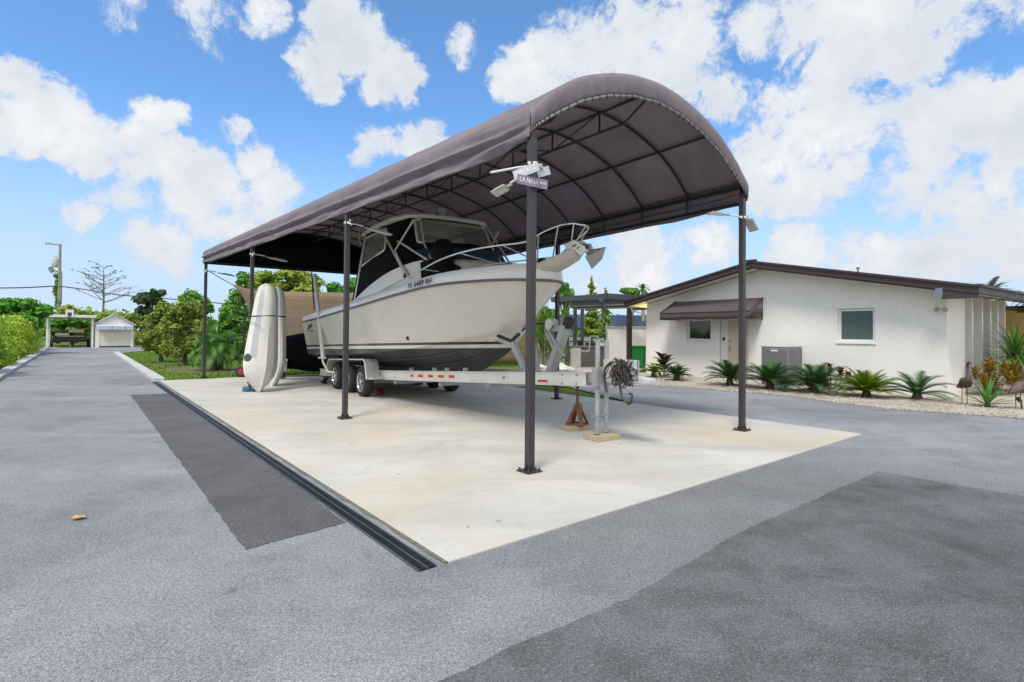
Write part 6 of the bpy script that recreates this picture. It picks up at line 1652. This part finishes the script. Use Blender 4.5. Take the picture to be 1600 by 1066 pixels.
# hedge along the driveway
h0, h1 = G(14, 577), G(71, 546); hd_ = (h1-h0).normalized(); hn = Vector((-hd_.y, hd_.x, 0))
if hn.x > 0: hn = -hn
hg = thing('hedge', 'tall clipped yellow green hedge along the left kerb of the driveway', 'hedge', h0)
bl = []; rg = random.Random(9)
st_ = h0-hd_*5; ln_ = (h1-st_).length
for k in range(70):
    c = st_+hd_*(ln_*rg.random())+hn*(.9+rg.uniform(-.25, .5))-h0; z = rg.choice((.35, .8, 1.25, 1.62)); bl.append((c.x, c.y, z+rg.uniform(-.12, .12), .75, .75, .5))
leaves(bl, 42000, .085, 21, 1.5, .70, .1).build('foliage', L['lime'], hg)
m = MB(); 
for k in range(26):
    c = st_+hd_*(ln_*k/25)+hn*.9-h0; m.tube([(c.x, c.y, 0), (c.x+.1, c.y, .8), (c.x-.1, c.y+.1, 1.5)], [.05, .035, .015], 5)
m.build('stem', M['bark'], hg)
# utility pole, transformer and wires
up_ = PY(91, 545, 58); up_.z = 0
pt_ = PY(94, 381.5, 58); uh = pt_.z
upole = thing('utility_pole', 'tall weathered utility pole with transformer rising behind the carport', 'utility pole', up_)
m = MB(); m.tube([(0, 0, 0), (pt_.x-up_.x, 0, uh)], [.20, .12], 10); m.build('pole', M['poleWood'], upole, smooth=60)
def ul(px, py): q = PY(px, py, 58); return q-up_
m = MB(); a = ul(86.5, 404); b = ul(86.5, 417.5); m.lathe([(0, 0), (.30, 0), (.33, .05), (.33, (a-b).z-.05), (.3, (a-b).z), (0, (a-b).z+.02)], b, n=16); m.tube([a+Vector((-.1, 0, 0)), a+Vector((-.1, 0, .3))], .05, 6); m.tube([a+Vector((.12, 0, 0)), a+Vector((.12, 0, .3))], .05, 6); m.build('transformer', M['lightgrey'], upole, smooth=45)
m = MB(); m.bar(ul(72, 381), ul(96, 383), .08, .12); m.build('cross_arm', M['poleWood'], upole)
for px in (72, 77.5): 
    m = MB(); m.lathe([(.04, 0), (.07, .05), (.04, .10), (.07, .15), (0, .18)], ul(px, 381), n=8); m.build('insulator', M['accab'], upole)
m = MB(); m.bar(ul(79, 420), ul(90, 425), .1, .1); m.bar(ul(78, 418), ul(82, 425), .25, .35); m.build('street_lamp_bracket', M['accab'], upole)
m = MB(); m.tube([ul(95.5, 424), ul(95, 470)], .10, 6); m.build('riser_conduit', M['poleWood'], upole)
bl = [(*ul(89+2*math.sin(k), 430+k*5.5), .30, .25, .35) for k in range(10)]
leaves(bl, 700, .16, 5, 1.5, .4).build('ivy', L['green'], upole)
def wire(label, pts, r, Yd):
    o = thing('overhead_wire', label, 'wire', PY(*pts[0], Yd), 0, 'overhead wires on the utility pole')
    P = smoothtab([PY(px, py, Yd)-o.location for px, py in pts], 8); m = MB(); m.tube(P, r, 5); m.build('cable', M['wire'], o); return o
wire('thick overhead cable running left from the utility pole', [(-60, 453), (-10, 450.5), (40, 449.5), (90, 447)], .065, 57.8)
wire('thick overhead cable sagging right from the utility pole behind the trees', [(94, 447.5), (130, 452), (170, 459), (220, 464), (300, 470), (380, 477), (470, 480)], .055, 57.8)

# ------------------------------------------------------------------ trees
def tr(name, label, px, ytop, Yd, wpx, lm, n, size, seed, bot=None, **kw):
    b = PY(px, 540, Yd); b.z = 0; zt = PY(px, ytop, Yd).z
    rx = wpx/2*Yd/F; zb = PY(px, bot, Yd).z if bot else zt*.25
    zb = max(zb, .2); return tree(name, label, b, zt, rx, (zt+zb)/2, (zt-zb)/2*1.05, L[lm], n, size, seed, **kw)
tr('broadleaf_tree', 'bright green bushy tree behind the hedge at the left edge', 8, 462, 32, 120, 'bright', 9000, .20, 31, bot=520, k=22)
tr('broadleaf_tree', 'bright green tree behind the hedge just left of the carport', 46, 472, 47, 46, 'bright', 4000, .2, 32, bot=520, k=16)
tr('broadleaf_tree', 'yellow green tree behind the carport just right of the utility pole', 118, 474, 57, 62, 'yellowg', 4000, .26, 33, bot=540, k=16)
tr('broadleaf_tree', 'dark green bushy tree inside the back of the carport opening', 112, 494, 50.5, 80, 'green', 5500, .24, 34, bot=548, k=18)
tr('broadleaf_tree', 'green clipped tree row behind the gable of the garage', 172, 483, 56, 66, 'yellowg', 4500, .24, 35, bot=540, k=18)
tr('broadleaf_tree', 'green tree behind the garage right of its gable', 215, 486, 54, 60, 'olive', 3500, .24, 36, bot=540, k=16)
tr('broadleaf_tree', 'thin dark airy tree standing behind the reddish fruit trees', 236, 447, 44, 62, 'dark', 1500, .22, 37, bot=492, k=12, airy=True)
tr('fruit_tree', 'reddish green fruit tree on the lawn beside the driveway, the farther left one', 252, 466, 25.2, 78, 'olive', 8000, .085, 38, bot=560, k=24, limbs=8, trunk_r=.08)
tr('fruit_tree', 'reddish green fruit tree on the lawn nearest the small palm', 290, 466, 23.5, 84, 'olive', 8500, .085, 39, bot=560, k=24, limbs=8, trunk_r=.08)
tr('broadleaf_tree', 'round dark green tree top rising behind the fruit trees', 302, 453, 40, 66, 'green', 4500, .18, 40, bot=520, k=16)
tr('broadleaf_tree', 'dense green bush mass behind the small palm', 372, 478, 27.5, 74, 'green', 6500, .15, 41, bot=575, k=22)
tr('broadleaf_tree', 'loose leaved green tree behind the post the kayaks lean on', 384, 424, 31, 70, 'green', 2600, .17, 42, bot=520, k=14, airy=True)
tr('broadleaf_tree', 'big yellow green tree above the brown screen between kayaks and boat stern', 450, 417, 33, 128, 'yellowg', 9000, .17, 43, bot=500, k=26)
tr('broadleaf_tree', 'green tree above the brown screen just left of the boat cabin', 535, 432, 34, 92, 'bright', 5000, .17, 44, bot=510, k=18)
tr('broadleaf_tree', 'olive tree top showing over the bow deck of the boat', 798, 405, 40, 66, 'olive', 3000, .17, 45, bot=470, k=14)
tr('broadleaf_tree', 'green tree above the pergola just right of the bow', 880, 440, 40, 44, 'green', 2000, .17, 46, bot=480, k=12, airy=True)
tr('broadleaf_tree', 'dark green tree behind the yucca clump under the bow', 848, 470, 34, 96, 'green', 4500, .18, 47, bot=565, k=18)
tr('broadleaf_tree', 'wispy green tree top behind the pergola beam near the house eave', 985, 446, 46, 52, 'green', 1400, .2, 48, bot=470, k=10, airy=True)
def conifer(label, px, ytop, Yd, wpx, seed, n=2200):
    b = PY(px, 540, Yd); b.z = 0; zt = PY(px, ytop, Yd).z; t = thing('pine_tree', label, 'tree', b, 0, 'pines behind the pergola'); w = wpx/2*Yd/F
    m = MB(); m.tube([(0, 0, 0), (0, 0, zt)], [.12, .02], 6); m.build('trunk', M['bark'], t); rg = random.Random(seed); bl = []
    for k in range(26):
        q = k/25; z = lerp(zt*.25, zt*.98, q); r = w*lerp(1, .06, q)*rg.uniform(.6, 1.25); a = k*2.4; bl.append((r*.6*math.cos(a), r*.6*math.sin(a), z, r*.5+.05, r*.5+.05, .16))
    leaves(bl, n, .14, seed, 2.2, .4).build('crown', L['yellowg'], t)
conifer('pointed green pine behind the pergola left of the house', 924, 434, 38, 40, 1, 1600)
conifer('smaller pine right of the taller pine behind the pergola', 946, 450, 40, 26, 2, 800)
def feather_palm(label, px, ytop, Yd, rpx, lm, seed, n=26, name='palm_tree', th=None):
    b = PY(px, 540, Yd); b.z = 0; r = rpx*Yd/F; zc = PY(px, ytop, Yd).z-r*.75; t = thing(name, label, 'palm', b); rg = random.Random(seed)
    m = MB(); m.tube([(0, 0, 0), (.05, 0, zc*.5), (0, 0, zc)], [.2, .16, .13], 8); m.build('trunk', M['palebark'], t, smooth=60)
    m = MB(); palm_head(m, (0, 0, zc), r, n, rg, -.5, 1.35, 1.3, .2, .08, 14); m.build('fronds', L[lm], t)
feather_palm('silvery palm crown showing above the right end of the house roof', 1546, 431, 30, 38, 'silver', 3, 30)
feather_palm('second silvery palm at the right edge above the house roof', 1612, 448, 33, 30, 'silver', 4, 24)
feather_palm('spiky palm top behind the pergola beside the house eave', 1004, 440, 44, 16, 'palm', 5, 18)
# small clustering palm on the lawn
sb_ = G(336, 580); sp2 = thing('clump_palm', 'small feathery clump palm in a mulch bed on the lawn behind the far left post', 'palm', sb_)
m = MB(); mf = MB(); rg = random.Random(4)
for dx, dy, h, r in ((-.15, 0, .85, 1.25), (.25, .1, 1.0, 1.3), (.05, -.15, .7, 1.1)):
    m.tube([(dx*.6, dy*.6, 0), (dx, dy, h)], [.10, .075], 8); palm_head(mf, (dx, dy, h), r, 22, rg, -.25, 1.35, 1.7, .22, .030, 15)
m.build('trunk', M['bark'], sp2, smooth=60); mf.build('fronds', L['palm'], sp2)
# leafless tree behind the garage
bt = PY(159, 545, 62); bt.z = 0; bare = thing('bare_tree', 'tall almost leafless tree with spreading layered branches behind the garage', 'tree', bt)
zt = PY(159, 419, 62).z; m = MB(); rg = random.Random(12); m.tube([(0, 0, 0), (.1, 0, zt*.6), (0, 0, zt)], [.16, .09, .015], 8); tips = []
for k in range(26):
    z = lerp(zt*.52, zt*.97, k/25); a = k*2.4+rg.uniform(-.8, .8); l = lerp(3.6, .5, (k/25)**.8)*rg.uniform(.45, 1.15); z += rg.uniform(-.4, .4)
    e = Vector((l*math.cos(a), l*math.sin(a), z+l*rg.uniform(.3, .8))); s0 = Vector((.05, 0, z)); mid = s0.lerp(e, .5)+Vector((0, 0, -.1)); m.tube([s0, mid, e], [.045, .028, .009], 5)
    for j in range(6):
        t = rg.uniform(.35, 1); b0 = s0.lerp(e, t); a2 = a+rg.choice((-.7, .7, -.4, .4)); l2 = rg.uniform(.4, 1.2); e2 = b0+Vector((l2*math.cos(a2), l2*math.sin(a2), l2*.35)); m.tube([b0, e2], [.018, .006], 4); tips.append(e2)
m.build('trunk', mat('grey_bark', (.20, .18, .155), .9), bare, smooth=60)
leaves([(p.x, p.y, p.z, .25, .25, .12) for p in tips], 380, .10, 6, 1.6, .3).build('crown', L['dark'], bare)
# far wood closing the horizon
bl = []; rg = random.Random(15)
for k in range(150):
    px = rg.uniform(-150, 1750); Yd = rg.uniform(78, 110); b = PY(px, 530, Yd); h = rg.uniform(3.0, 5.2); bl.append((b.x, b.y, h*.5, rg.uniform(2.5, 5), 2, h*.55))
o = leaves(bl, 16000, .75, 77, 1.5, .6).build('far_wood', L['green']); struct(o, 'stuff')
